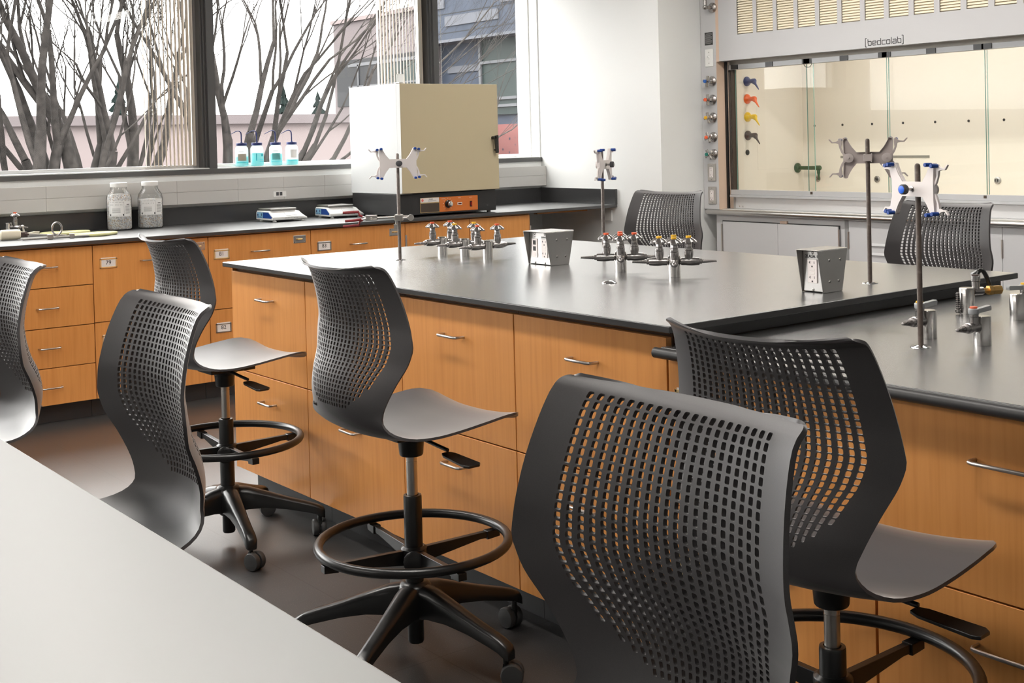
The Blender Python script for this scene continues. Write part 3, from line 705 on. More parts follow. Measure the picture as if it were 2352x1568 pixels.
# double burette clamps; local: bar along x, front towards -y, rod behind at y = +.012
def clamp(x, y, z, rz, mw, knobcol, label):
    t = thing('burette_clamp', label, 'clamp', (x, y, z), rz, 'burette clamps on the rods', local=True); t.scale = (1.14, 1, 1.03)
    def arc(cx, cz, r, a0, a1, n=7): return [(cx + r * math.cos(R(a0 + (a1 - a0) * k / n)), cz + r * math.sin(R(a0 + (a1 - a0) * k / n))) for k in range(n + 1)]
    q = [(.020, .0165)] + [(.030 + .030 * (1 - math.cos(R(70 * k / 6))) * .62, .0165 + .030 * (1 - math.cos(R(90 * k / 6))) * .55) for k in range(7)] + [(.052, .052), (.054, .0585), (.062, .0585), (.0645, .052), (.0625, .020), (.0625, .0)]
    P = q + [(a, -b) for a, b in q[::-1][1:]]; P = P + [(-a, -b) for a, b in P]
    b = MB().prism(P, (0, .0, 0), (1, 0, 0), (0, 0, 1), (0, .0035, 0))
    # rim that stiffens the plate on the rod side
    n = len(P)
    for k in range(n):
        a, c_ = P[k], P[(k + 1) % n]; s = .955
        b.prism([a, c_, (c_[0] * s, c_[1] * s), (a[0] * s, a[1] * s)], (0, .0035, 0), (1, 0, 0), (0, 0, 1), (0, .008, 0))
    build('plate', b, mw, t, smooth=30)
    for sx in (-1, 1):
        h = MB().lathe([(.0125, .0), (.013, .003), (.013, .008), (.010, .009)], (sx * .048, .0105, 0), (0, 1, 0), 20); h.lathe([(.003, .009), (.003, .012), (.002, .0125)], (sx * .048, .0105, 0), (0, 1, 0), 10)
        build('spring_hub', h, mw, t)
        for sz in (-1, 1):
            pl = [(.050, .006), (.062, .018), (.067, .030), (.0655, .043), (.0665, .055), (.071, .057), (.0745, .052), (.080, .0485), (.089, .047), (.097, .056), (.100, .0545), (.092, .0435), (.0815, .0435), (.0745, .0415), (.0725, .030), (.0675, .016), (.060, .004)]
            build('jaw_arm', MB().prism([(sx * a, sz * c_) for a, c_ in pl], (0, .0045, 0), (1, 0, 0), (0, 0, 1), (0, .006, 0)), mw, t, bevel=.0008, seg=1)
            for (px, pz, y0, y1) in ((.0575, .055, .001, -.018), (.0705, .0525, .005, -.014)):
                build('rubber_tip', MB().lathe([(.0042, 0), (.0046, .002), (.0046, abs(y1 - y0) - .001), (.0040, abs(y1 - y0))], (sx * px, y0, sz * pz), (0, -1, 0), 14), M_blue, t)
    build('rod_clasp', MB().box(-.0095, .0095, .0036, .008, -.013, .013).box(-.012, -.0085, .008, .027, -.013, .013).box(-.012, .010, .0235, .0275, -.010, .010), mw, t, bevel=.001, seg=1)
    k = build('clamp_screw', MB().lathe([(.0065, -.003), (.0065, .002), (.0032, .0025), (.0032, .020)], (0, 0, 0), (0, -1, 0), 14), M_nozzle, t)
    rib = [(.0108 + .0007 * (i % 2), 0) for i in range(40)]
    b = MB(); vs = []
    for h in (.018, .0195, .029, .0305):
        for i in range(40):
            a = 2 * PI * i / 40; rr = (.0105 + .0009 * (i % 2)) * (.9 if h in (.018, .0305) else 1); vs.append((rr * math.cos(a), -h, rr * math.sin(a)))
    fs = [tuple(range(40)), tuple(range(120, 160))[::-1]] + [(i * 40 + k2, i * 40 + (k2 + 1) % 40, (i + 1) * 40 + (k2 + 1) % 40, (i + 1) * 40 + k2)[::-1] for i in range(3) for k2 in range(40)]
    kb = build('knob', b.add(vs, fs), M_knob, k, smooth=25)
    build('knob_cap', MB().lathe([(.0088, .030), (.0088, .0312), (.008, .0315)], (0, 0, 0), (0, -1, 0), 24), knobcol, k)
    return t
def rodclamp(rx, ry, z, rz, *a):
    o = Vector((math.sin(rz), -math.cos(rz), 0)) * .0165      # plate sits in front of the rod
    return clamp(rx + o.x, ry + o.y, z, rz, *a)
V1 = math.atan2(4.09, 2.59) - PI / 2
rodclamp(2.59, 4.091, 1.288, V1 + R(8), M_clampw, M_knob, 'white double burette clamp on the rod in front of the oven')
rodclamp(3.195, 3.587, 1.264, V1 + R(62), M_clampw, M_knob, 'white double burette clamp turned nearly edge-on in front of the white pilaster')
rodclamp(3.097, 2.293, 1.287, R(122), M_clampg, M_knob, 'grey double burette clamp seen from its back on the tall brown rod')
rodclamp(2.50, 1.714, 1.229, R(-106), M_clampw, M_bluecap, 'white double burette clamp with a bright blue knob on the lower worktop rod')
# three-prong clamp: lies across the rod, prongs to the left
t = thing('pronged_clamp', 'steel clamp with three red tipped prongs fixed low on the rod before the oven', 'clamp', (2.59, 4.091, 1.078), R(-41 + 5), None, True)
b = MB().tube([(-.125, .012, 0), (.05, .012, .004)], .0048, 12); build('arm', b, M_satin, t)
b = MB().box(-.016, .016, -.016, -.0066, -.012, .012).box(-.016, -.008, -.0066, .018, -.012, .012).box(.008, .016, -.0066, .018, -.012, .012); b.cyl((.0, .006, 0), (.0, .006, .014), .010)
hb = build('boss_head', b, M_satin, t, bevel=.002)
b = MB().tube([(.016, -.012, 0), (.034, -.016, 0)], .003, 8); b.lathe([(.012, 0), (.0125, .002), (.012, .004)], (.046, -.012, .0), (.3, -1, 0), 20); build('wing_screw', b, M_satin, hb)
b = MB().tube([(-.010, -.004, -.012), (-.012, -.006, -.030)], .003, 8); b.cbox((-.013, -.007, -.034), (.014, .003, .020)); build('wing_screw', b, M_satin, hb, bevel=.0012)
b = MB().box(-0.130, -0.085, .004, .022, -.009, .012); b.cyl((-.107, .004, 0), (-.107, -.012, 0), .005); b.cbox((-.097, -.014, -.004), (.026, .003, .006)); cb = build('adjuster', b, M_satin, t, bevel=.0025)
for (y_, zs) in ((.012, ((-0.127, .002), (-0.152, .012), (-0.157, .026), (-0.217, .024))), (.012, ((-0.127, -.002), (-0.152, -.010), (-0.157, -.026), (-0.217, -.030))), (-.004, ((-0.127, .0), (-0.157, -.004), (-0.172, -.006), (-0.207, -.008)))):
    pts = [(zx, y_, zz) for zx, zz in zs]
    pr_ = build('prong', MB().tube(pts[:2], .0032, 8), M_satin, cb)
    build('red_tip', MB().tube([Vector(pts[1]) * .55 + Vector(pts[0]) * .45, pts[1], pts[2], pts[3]], [.0045, .0052, .0055, .0052], 10), M_prong, pr_)

# pedestal outlet boxes
def outlet_face(parent, c, U, V, out, w=.033, h=.067):
    c, U, V, out = Vector(c), Vector(U), Vector(V), Vector(out)
    def P(b, a0, a1, b0, b1, d): b.prism([(a0, b0), (a1, b0), (a1, b1), (a0, b1)], c, U, V, out * d)
    b = MB(); P(b, -w / 2, w / 2, -h / 2, h / 2, .0030); f = build('receptacle', b, M_clampw, parent, bevel=.0008, seg=1)
    b = MB()
    for s in (1, -1):
        z = s * h * .30 + (.002 if s > 0 else 0)
        P(b, -.0085, -.0065, z - .001, z + .007, .0033); P(b, -.0110, -.0066, z + .002, z + .0038, .0033); P(b, .0062, .0080, z - .001, z + .006, .0033)
        b.lathe([(.0026, .0), (.0026, .0033)], c + V * (z - .0085), out, 10)
    build('slots', b, M_ink, f, smooth=0)
    b = MB(); P(b, -.009, .009, .001, .0075, .0036); P(b, -.009, .009, -.0085, -.002, .0036); build('test_buttons', b, M_card, f, bevel=.0004, seg=1)
    return f
def screw(parent, c, out, r=.0045):
    c, out = Vector(c), Vector(out); u = out.orthogonal().normalized(); v = out.cross(u)
    s = build('screw', MB().lathe([(r, 0), (r * .9, .0012), (r * .5, .002), (0, .0021)], c, out, 14), M_turret, parent)
    m = Matrix((u, v, out)).transposed(); build('slot', MB().cbox(c + out * .0021, (r * 1.5, r * .28, .0006), m), M_ink, s, smooth=0)
def pedestal(y0, y1, label, plate):
    x0, t = 2.812, None
    t = thing('pedestal_outlet_box', label, 'outlet box', (2.85, (y0 + y1) / 2, .914), 0, 'pedestal outlet boxes on the island')
    side = [(x0, .9145), (x0 + .086, .9145), (x0 + .112, 1.034), (x0 - .022, 1.034)]
    b = MB()
    for y in (y0, y1 - .0022): b.prism([(a, z) for a, z in side], (0, y, 0), (1, 0, 0), (0, 0, 1), (0, .0022, 0))
    b.prism([(x0 - .022, 0), (x0 + .112, 0), (x0 + .112, .0022), (x0 - .022, .0022)], (0, y0, 1.034), (1, 0, 0), (0, 0, 1), (0, y1 - y0, 0))
    b.prism([(x0 + .0838, .9145), (x0 + .086, .9145), (x0 + .112, 1.034), (x0 + .1095, 1.034)], (0, y0, 0), (1, 0, 0), (0, 0, 1), (0, y1 - y0, 0))
    hs = build('housing', b, M_steel, t, bevel=.0012)
    for (dx, z) in ((.030, .945), (.070, .945), (.030, 1.005), (.078, 1.005)): screw(hs, (x0 + dx, y0, z), (0, -1, 0))
    b = MB().box(x0 + .004, x0 + .009, y0 + .003, y1 - .003, .916, 1.031); pl = build('face_plate', b, M_steel, t, bevel=.0035)
    U, V, o = (0, -1, 0), (0, 0, 1), (-1, 0, 0); yc = (y0 + y1) / 2; xf = x0 + .004
    if plate == 1:
        outlet_face(pl, (xf, yc, .974), U, V, o); text('marking', '2LA2A-13', .0125, M_ink, pl, (xf - .0008, yc, 1.0155), U, V)
        for z in (1.0255, .922): screw(pl, (xf, yc, z), o)
    else:
        outlet_face(pl, (xf, yc - .028, .974), U, V, o); text('marking', '2LB2A-15', .0095, M_inkg, pl, (xf - .0008, yc - .028, 1.0135), U, V)
        text('marking', 'TEL', .006, M_inkg, pl, (xf - .0008, yc + .028, 1.0145), U, V)
        f = build('data_plate', MB().box(xf - .0026, xf, yc + .012, yc + .044, .940, 1.008), M_clampw, pl, bevel=.0008, seg=1)
        for z in (.994, .972): build('jack', MB().box(xf - .0034, xf - .0025, yc + .020, yc + .036, z - .008, z + .008), M_ink, f, bevel=.001, seg=1)
        build('blank', MB().box(xf - .0034, xf - .0025, yc + .020, yc + .036, .945, .957), M_clampw, f)
        for z in (1.0255, .922):
            for dy in (-.028, .028): screw(pl, (xf, yc + dy, z), o)
    return t
pedestal(3.443, 3.571, 'wide steel pedestal box with data jacks and an outlet, near the back of the island', 2)
pedestal(2.240, 2.316, 'narrow steel pedestal box marked 2LA2A-13 near the step in the worktop', 1)

# ------------------------------------------------------------------ drying oven on the window counter
t = thing('drying_oven', 'large cream drying oven with black base and orange control panel on the window counter', 'oven', (4.42, 6.66, .914))
xl, xr = 4.057, 4.789
build('body', MB().box(xl, xr - .004, 6.4025, 6.966, 1.058, 1.729), M_ovenw, t, bevel=.004)
d = build('door', MB().box(xl - .001, xr, 6.360, 6.4005, 1.0615, 1.727), M_ovend, t, bevel=.003)
build('door_skin', MB().box(xl - .002, xl - .0012, 6.3605, 6.3995, 1.063, 1.7255), M_ovenw, d, smooth=0)
build('door_gasket', MB().box(xl + .003, xr - .008, 6.4003, 6.4028, 1.064, 1.724), mat('olive_gasket', (.14, .15, .07), .6), d, smooth=0)
b = MB().prism([(4.738, 1.400), (4.768, 1.405), (4.768, 1.292), (4.748, 1.290)], (0, 6.328, 0), (1, 0, 0), (0, 0, 1), (0, .012, 0)); b.cyl((4.742, 6.36, 1.388), (4.742, 6.328, 1.388), .011); b.cyl((4.757, 6.36, 1.31), (4.757, 6.333, 1.31), .006)
build('door_handle', b, M_blackgloss, d, bevel=.002)
build('base', MB().box(xl + .002, xr - .008, 6.390, 6.96, .926, 1.0575), M_ovenb, t, bevel=.004)
for z in (1.0595, 1.732): build('door_hinge', MB().box(xl + .001, xl + .07, 6.362, 6.42, z - .0022, z - .0002) if z < 1.5 else MB().box(xl + .002, xl + .03, 6.37, 6.42, 1.7292, 1.7345), M_satin, t, bevel=.001)
for x in (xl + .05, 4.735):
    for y in (6.41, 6.92): build('foot', MB().cyl((x, y, .9145), (x, y, .9258), .013), M_black, t)
pn = build('control_panel', MB().box(4.342, 4.634, 6.3865, 6.3898, .937, 1.028), M_ovor, t, bevel=.0006, seg=1)
build('trim_border', MB().box(4.200, 4.340, 6.3868, 6.3897, .937, .997).box(4.200, 4.340, 6.3868, 6.3897, .9985, 1.028), M_brassl, pn)
build('brown_plate', MB().box(4.2025, 4.338, 6.3862, 6.3868, .9395, .9945), M_ovbr, pn)
bp = build('name_plate', MB().box(4.2025, 4.338, 6.3862, 6.3868, 1.0005, 1.0265), M_card, pn)
text('lettering', 'FISHER', .010, M_ink, bp, (4.278, 6.3858, 1.0185), (1, 0, 0), (0, 0, 1))
build('small_print', MB().box(4.256, 4.315, 6.3858, 6.3862, 1.0105, 1.0125).box(4.256, 4.32, 6.3858, 6.3862, 1.0055, 1.0075), M_inkg, bp, smooth=0)
build('round_mark', MB().lathe([(.0085, 0), (.0085, .0006)], (4.216, 6.3862, 1.0135), (0, -1, 0), 20), mat('mark_red', (.70, .16, .13), .5), bp)
kn = build('dial', MB().lathe([(.024, 0), (.024, .006), (.019, .009), (.0175, .024)], (4.405, 6.3865, .984), (0, -1, 0), 28), M_blackgloss, pn)
build('dial_cap', MB().lathe([(.0165, .024), (.0165, .030), (.012, .032)], (4.405, 6.3865, .984), (0, -1, 0), 24), M_chrome, kn)
b = MB()
for k in range(11):
    a = R(-140 + 28 * k); b.cbox((4.405 + .034 * math.sin(a), 6.3862, .984 + .034 * math.cos(a)), (.002, .0006, .006), Matrix.Rotation(a, 3, 'Y'))
build('dial_marks', b, M_card, pn, smooth=0)
pl = build('pilot_window', MB().box(4.476, 4.511, 6.3835, 6.3865, .974, .990), M_card, pn, bevel=.001); build('pilot_lens', MB().box(4.481, 4.506, 6.3826, 6.3835, .978, .986), mat('dark_red_lens', (.09, .008, .008), .25), pl)
sw = build('power_switch', MB().box(4.571, 4.587, 6.3825, 6.3865, .959, .994), M_blackgloss, pn, bevel=.001); build('rocker', MB().box(4.5735, 4.5845, 6.379, 6.3825, .964, .989), mat('red_rocker', (.22, .006, .006), .25), sw, bevel=.001)
build('small_print', MB().box(4.356, 4.382, 6.3862, 6.3865, 1.0165, 1.0185).box(4.483, 4.502, 6.3862, 6.3865, 1.0165, 1.0185).box(4.568, 4.59, 6.3862, 6.3865, 1.0165, 1.0185), M_card, pn, smooth=0)

# balances
def balance():
    t = thing('bench_scale', '', 'scale', (0, 0, .914), 0, 'bench scales on the window counter', True)
    # local: display end at -x, sloping service face at -y
    prof = [(-.145, .014), (.095, .012), (.125, .016), (.152, .034), (.152, .042), (.095, .066), (-.140, .068), (-.152, .062), (-.152, .024)]
    sl = [(-.105, .012), (-.11, .020), (-.11, .030), (-.055, .066), (.10, .066), (.11, .055), (.11, .014)]
    b = MB(); n = len(sl)
    xs = ((-.145, 1), (-.150, .98), (.10, 1), (.150, .80))
    vs = []; fs = []
    for (x, f) in ((-.150, .97), (-.145, 1), (.085, 1), (.118, .86), (.146, .56), (.150, .50)):
        for (y, z) in sl: vs.append((x, y if z < .05 else y * (.5 + .5 * f), .012 + (z - .012) * f))
    for i in range(5):
        for k in range(n): fs.append((i * n + k, (i + 1) * n + k, (i + 1) * n + (k + 1) % n, i * n + (k + 1) % n))
    fs += [tuple(range(n)), tuple(range(5 * n, 6 * n))[::-1]]
    bd = build('body', b.add(vs, fs), M_white, t, bevel=.004, smooth=40)
    P = MB().prism([(-.090, .022), (-.096, .030), (-.052, .058), (.09, .058), (.098, .05), (.098, .022)], (-.1505, 0, 0), (0, 1, 0), (0, 0, 1), (-.0015, 0, 0)); build('blue_panel', P, M_bluep, bd, bevel=.0006, seg=1)
    P = MB().prism([(.018, .024), (.018, .056), (.094, .056), (.094, .024)], (-.1518, 0, 0), (0, 1, 0), (0, 0, 1), (-.0012, 0, 0)); dp = build('display', P, M_lcd, bd, bevel=.0005, seg=1)
    P = MB()
    for (y0, y1, z0, z1) in ((.03, .055, .028, .031), (.03, .04, .036, .052), (.075, .088, .036, .048), (.06, .088, .028, .031)): P.prism([(y0, z0), (y1, z0), (y1, z1), (y0, z1)], (-.153, 0, 0), (0, 1, 0), (0, 0, 1), (-.0004, 0, 0))
    build('digits', P, M_navy, dp, smooth=0)
    P = MB().prism([(-.05, .012), (.05, .012), (.05, .048), (-.05, .048)], (.02, -.1105, .030), (1, 0, 0), (0, .836, .549), (0, -.0008, .0010)); build('keypad', P, mat('keypad_grey', (.66, .67, .67), .4), bd, smooth=0)
    P = MB()
    for k in range(9): P.prism([(-.045 + .0135 * k, 0), (-.036 + .0135 * k, 0), (-.036 + .0135 * k, .003), (-.045 + .0135 * k, .003)], (-.005, -.1102, .022), (1, 0, 0), (0, 0, 1), (0, -.0006, 0))
    build('small_print', P, M_inkg, bd, smooth=0)
    pt = build('weighing_pan', MB().box(-.138, .088, -.062, .100, .072, .080), M_steel, t, bevel=.003); build('pan_tray', MB().box(-.132, .082, -.058, .096, .0665, .0718), M_nozzle, pt)
    for x in (-.12, .12):
        for y in (-.085, .085): build('foot', MB().lathe([(.014, .0005), (.015, .002), (.015, .006), (.008, .007), (.008, .0135)], (x, y, 0), n=16), M_white, t)
    return t
s1 = balance(); s1.scale = (.78, .95, 1.0); s1.location = (3.505, 6.86, .914); s1.rotation_euler = (0, 0, R(2)); s1['label'] = 'white bench scale with blue display panel, farther from the oven'
s2 = dup(s1, (3.905, 6.86, .914), R(-2), 'white bench scale with blue display panel right beside the oven')

# desiccant jars
def jar(x, y, rz, level, label):
    t = thing('glass_jar', label, 'jar', (x, y, .914), rz, 'granule jars on the window counter', True); t.scale = (1, 1, 1.11)
    r = .070; H = .245
    prof = [(.055, .0015), (.066, .003), (r, .010), (r, .158), (.066, .176), (.052, .196), (.0445, .207), (.043, .226)]
    build('glass_body', MB().lathe(prof, n=40, caps=False), M_glassj, t)
    gp = [(.0, .004), (.062, .005), (r - .004, .012), (r - .004, min(level, .156))] + ([(.0605, level)] if level > .17 else []) + [(.0, level + .004)]
    g = build('granules', MB().lathe(gp, n=40, caps=False), M_gran, t); g['kind'] = 'stuff'
    build('lid', MB().lathe([(.0455, .220), (.047, .2225), (.047, .240), (.045, .2425), (0, .243)], n=40), M_white, t, bevel=.0008)
    n = 14; vs = []; fs = []
    a0, a1 = R(-150), R(-42)
    for k in range(n + 1):
        a = a0 + (a1 - a0) * k / n
        for z in (.070, .150): vs.append(((r + .0008) * math.cos(a), (r + .0008) * math.sin(a), z))
    for k in range(n): fs.append((2 * k, 2 * k + 2, 2 * k + 3, 2 * k + 1))
    lb = build('paper_label', MB().add(vs, fs), mat('label_paper', (.80, .80, .79), .6), t)
    def P(b, aa, ab, z0, z1, rr=.0014):
        A, B_ = R(aa), R(ab); m = 4; o = len(b.v)
        for k in range(m + 1):
            a = A + (B_ - A) * k / m; b.v += [((r + rr) * math.cos(a), (r + rr) * math.sin(a), z0), ((r + rr) * math.cos(a), (r + rr) * math.sin(a), z1)]
        for k in range(m): b.f.append((o + 2 * k, o + 2 * k + 2, o + 2 * k + 3, o + 2 * k + 1))
    b = MB()
    P(b, -145, -78, .143, .1445); P(b, -145, -78, .074, .0755); P(b, -145, -144, .075, .144); P(b, -79, -78, .075, .144)
    for k in range(5): P(b, -132, -95, .110 - .005 * k, .112 - .005 * k)
    for k in range(7): P(b, -72, -48, .122 - .006 * k, .1245 - .006 * k)
    build('label_print', b, M_inkg, lb, smooth=0)
    b = MB(); P(b, -143, -138, .076, .084, .0018); P(b, -85, -80, .076, .084, .0018); P(b, -66, -50, .130, .1335, .0018); build('label_marks', b, M_ink, lb, smooth=0)
    for k, ch in enumerate('DRIERITE'):
        a = R(-138 + 7.2 * k); text('letter', ch, .0095, M_inkg, lb, ((r + .0016) * math.cos(a), (r + .0016) * math.sin(a), .1305), (-math.sin(a), math.cos(a), 0), (0, 0, 1), .0003)
    return t
AZ = R(-10)
jar(2.553, 6.992, AZ, .183, 'fuller glass jar of grey granules on the window counter, left of its twin')
jar(2.736, 6.992, AZ, .151, 'glass jar of grey granules filled lower than its twin on the window counter')

# squeeze bottles on the window sill
def bottle(x, lev, label, kind):
    t = thing('wash_bottle', label, 'bottle', (x, 7.183, 1.2475), 0, 'wash bottles on the window sill', True)
    r = .0405
    build('bottle_body', MB().lathe([(.034, .0004), (r, .006), (r, .104), (.038, .116), (.031, .125), (.0285, .127), (.0285, .131)], n=32), M_bottle, t)
    build('liquid', MB().lathe([(.0, .003), (r - .004, .004), (r - .002, .008), (r - .002, lev), (0, lev + .0005)], n=32, caps=False), M_liq, t)
    c = build('screw_cap', MB().lathe([(.0315, .129), (.033, .131), (.033, .144), (.031, .146), (.008, .1465), (.006, .152)], n=32), M_navy, t)
    build('spout', MB().tube([(0, 0, .147), (0, 0, .195), (-.002, 0, .210), (-.010, 0, .219), (-.022, 0, .2215), (-.036, 0, .218), (-.075, 0, .199)], [.004, .004, .0038, .0036, .0033, .003, .0014], 10), M_navy, c)
    def patch(nm, a0, a1, z0, z1, m, rr=.0008):
        b = MB(); n = 8
        for k in range(n + 1):
            a = R(a0 + (a1 - a0) * k / n)
            b.v += [((r + rr) * math.cos(a), (r + rr) * math.sin(a), z0), ((r + rr) * math.cos(a), (r + rr) * math.sin(a), z1)]
        for k in range(n): b.f.append((2 * k, 2 * k + 2, 2 * k + 3, 2 * k + 1))
        return build(nm, b, m, t)
    cy = mat('cyan_print', (.05, .55, .60), .5)
    if kind in 'ac': patch('photo_label', -150, -75, .036, .078, mat('label_taupe', (.40, .37, .30), .6) if kind == 'a' else mat('label_teal', (.12, .40, .40), .6)); patch('volume_line', -160, -40, .024, .027, cy); patch('text_line', -140, -95, .090, .093, mat('pale_ink', (.45, .47, .47), .6))
    if kind == 'b':
        patch('volume_line', -95, -35, .026, .029, cy); patch('volume_line', -95, -35, .038, .041, cy); patch('round_mark', -78, -50, .060, .076, mat('teal_print', (.02, .40, .48), .5)); patch('side_bar', -125, -118, .034, .078, mat('teal_print'))
    if kind == 'd': patch('volume_line', -160, -60, .026, .0285, cy); patch('white_label', -130, -70, .045, .098, M_white)
    return t
bottle(3.407, .062, 'wash bottle with a beige photo label, nearest the dark window post', 'a')
bottle(3.511, .082, 'fullest wash bottle of cyan liquid with a round mark on it', 'b')
bottle(3.640, .072, 'wash bottle with a teal photo label on the window sill', 'c')
bottle(3.754, .036, 'wash bottle with the least cyan liquid and a white label', 'd')

# odds and ends at the left of the window counter
t = turret(1.955, 7.03, .914, (-60,), (M_red,), 'gas_turret', 'steel gas turret with one orange capped valve on the window counter at the left edge', None, .075)
def pad(x, y, rz, label):
    t = thing('rubber_pad', label, 'pad', (x, y, .9145), rz, 'pads on the window counter', True)
    def loop(s, n=36): return [(s * (.115 + .012 * math.cos(2 * a)) * math.cos(a), s * (.072 + .010 * math.sin(3 * a)) * math.sin(a)) for a in [2 * PI * k / n for k in range(n)]]
    build('cover', MB().prism(loop(.93), (0, 0, .006), (1, 0, 0), (0, 1, 0), (0, 0, .006)), M_padw, t, bevel=.003)
    build('rim', MB().tube([(a, c, .0085) for a, c in loop(1.0)], .0082, 8, True), M_glove, t)
    build('underside', MB().prism(loop(.96), (0, 0, .0005), (1, 0, 0), (0, 1, 0), (0, 0, .0055)), mat('ochre', (.60, .40, .08), .6), t)
pad(2.285, 6.64, R(12), 'pale pad with a yellow rim lying in front of the jars')
pad(2.215, 6.90, R(-6), 'pale pad with a yellow rim half hidden behind the loose clamps')
def toolset(x, y, z, rz, label, k):
    t = thing('loose_clamp', label, 'clamp', (x, y, z), rz, 'loose clamps on the window counter', True)
    if k == 0:
        build('grip', MB().lathe([(.022, 0), (.027, .006), (.027, .085), (.024, .10)], (-.06, 0, .0275), (1, 0, 0), 20), M_cream, t, bevel=.002)
        build('jaw', MB().box(.042, .075, -.012, .012, .012, .038).box(.06, .08, -.02, .02, .02, .03), M_brown_e, t, bevel=.002)
        build('arm', MB().tube([(.07, 0, .024), (.27, .0, .0065)], .006, 10), M_satin, t)
    elif k == 1:
        build('arm', MB().tube([(-.17, 0, .0075), (.16, .0, .0075)], .006, 10), M_satin, t)
        build('ring', MB().tube([(.0 + .024 * math.sin(2 * PI * q / 28), .004, .054 + .032 * math.cos(2 * PI * q / 28)) for q in range(28)], .0048, 10, True), M_nozzle, t)
        build('ring_neck', MB().cyl((0, .003, .006), (0, .004, .022), .006), M_satin, t)
        build('boss', MB().box(-.05, -.02, -.014, .014, .0, .026), M_satin, t, bevel=.003); build('boss', MB().box(.06, .085, -.014, .014, .0, .024), M_satin, t, bevel=.003)
    else:
        build('jaw', MB().prism([(-.055, 0), (-.02, .0), (.05, .008), (.06, .024), (.035, .026), (.0, .022), (-.05, .034)], (0, -.012, 0), (1, 0, 0), (0, 0, 1), (0, .024, 0)), M_cream, t, bevel=.003)
        build('screw', MB().tube([(-.02, 0, .02), (-.03, 0, .055)], .005, 8).sphere((-.031, 0, .057), .009), M_satin, t)
toolset(1.885, 6.72, .9148, R(-6), 'loose clamp with a fat cream grip on the left of the window counter', 0)
toolset(2.07, 6.575, .9148, R(-8), 'loose steel clamp with an upright ring on the window counter', 1)
toolset(2.02, 6.90, .9148, R(8), 'cream jawed clamp lying behind the one with the cream grip', 2)

# ------------------------------------------------------------------ fume hood in the alcove
YP0, YP1 = 5.870, 5.733          # left post
t = thing('fume_hood', 'grey fume hood with cream interior and sliding glass sash', 'fume hood', (XH, 4.2, .86))
YR = 2.2
# left post: front panel, beige jamb behind it
post = build('side_post', MB().box(XH, XH + .03, YP1, YP0, .8755, 2.60), M_hoodg, t, bevel=.002)
build('jamb', MB().box(XH + .0305, XH + .075, YP1 - .0, YP1 + .02, .8755, 1.8545).box(XH + .0005, XH + .03, YP1 - .0262, YP1 - .0004, 1.8545, 2.6), M_tan, post, smooth=0)
build('jamb', MB().box(XH + .0005, XH + .075, YP1 - .0012, YP1 - .0002, .8755, 1.8545), M_tan, post, smooth=0)
# header with louvred openings
hd = MB(); HX0, HX1 = XH - .001, XH + .004
YH = 5.705
ops = [(5.544 - .1662 * k, 5.407 - .1655 * k) for k in range(13)]
hd.box(HX0, HX1, YR, YH, 1.857, 2.02); hd.box(HX0, HX1, YR, YH, 2.46, 2.60); hd.box(HX0, HX1, ops[0][0], YH, 2.02, 2.46)
for k in range(12): hd.box(HX0, HX1, ops[k + 1][0], ops[k][1], 2.02, 2.46)
hd.box(HX0, HX1, YR, ops[12][1], 2.02, 2.46); hd.box(HX1, XH + .060, YR, YH, 1.857, 1.860); hd.box(HX0 + .001, XH + .06, YH - .004, YH, 1.860, 2.60)
header = build('header_panel', hd, M_hoodg, t, smooth=20)
for k, (a, c_) in enumerate(ops):
    g = MB().box(XH + .026, XH + .03, c_ - .013, a + .013, 2.004, 2.474)
    for j in range(28):
        z = 2.026 + .0158 * j
        g.prism([(.0060, z), (.0060, z + .0020), (.0105, z + .0112), (.0255, z + .0150), (.0255, z + .0135), (.0120, z + .0098)], (XH, c_ + .0005, 0), (1, 0, 0), (0, 0, 1), (0, a - c_ - .001, 0))
    build('louvre_grille', g, M_grille, header, smooth=0)
# maker's name in outlined square letters
def strokes(parent, lines, c, s, m, wd=.13):
    b = MB(); yc = Vector(c)
    for ln in lines:
        for (p, q) in zip(ln, ln[1:]):
            p, q = Vector((p[0], p[1], 0)), Vector((q[0], q[1], 0)); d = (q - p).normalized(); n = Vector((-d.y, d.x, 0)) * wd / 2; p = p - d * wd / 2; q = q + d * wd / 2
            b.prism([((v.x) * s, (v.y) * s) for v in (p - n, q - n, q + n, p + n)], yc, (0, -1, 0), (0, 0, 1), (-.0006, 0, 0))
    return build('maker_name', b, m, parent, smooth=0)
L8 = []
def put(ls, x): L8.extend([[(a + x, c_) for a, c_ in l] for l in ls])
bb = [[(0, 1.42), (0, .75), (.12, 0), (.85, 0), (.95, .12), (.95, .85), (.85, .95), (.2, .95)]]
ee = [[(.12, .45), (.85, .45), (.95, .55), (.95, .85), (.85, .95), (.12, .95), (0, .83), (0, .12), (.12, 0), (.95, 0)]]
dd = [[(.95, 1.42), (.95, 0), (.12, 0), (0, .12), (0, .83), (.12, .95), (.75, .95)]]
cc = [[(.9, .95), (.12, .95), (0, .83), (0, .12), (.12, 0), (.9, 0)]]
oo = [[(.12, .95), (0, .83), (0, .12), (.12, 0), (.83, 0), (.95, .12), (.95, .83), (.83, .95), (.12, .95)]]
aa = [[(.1, .95), (.83, .95), (.95, .83), (.95, 0), (.12, 0), (0, .12), (0, .38), (.12, .5), (.75, .5)]]
x = .75
for g, wdt in ((bb, 1.35), (ee, 1.35), (dd, 1.35), (cc, 1.25), (oo, 1.35), ([[(0, 1.42), (0, 0)]], .4), (aa, 1.35), (bb, 1.3)): put(g, x); x += wdt
L8.append([(.32, 1.72), (.1, 1.72), (0, 1.62), (0, -.22), (.1, -.32), (.32, -.32)]); L8.append([(x - .05, 1.72), (x + .17, 1.72), (x + .27, 1.62), (x + .27, -.22), (x + .17, -.32), (x - .05, -.32)])
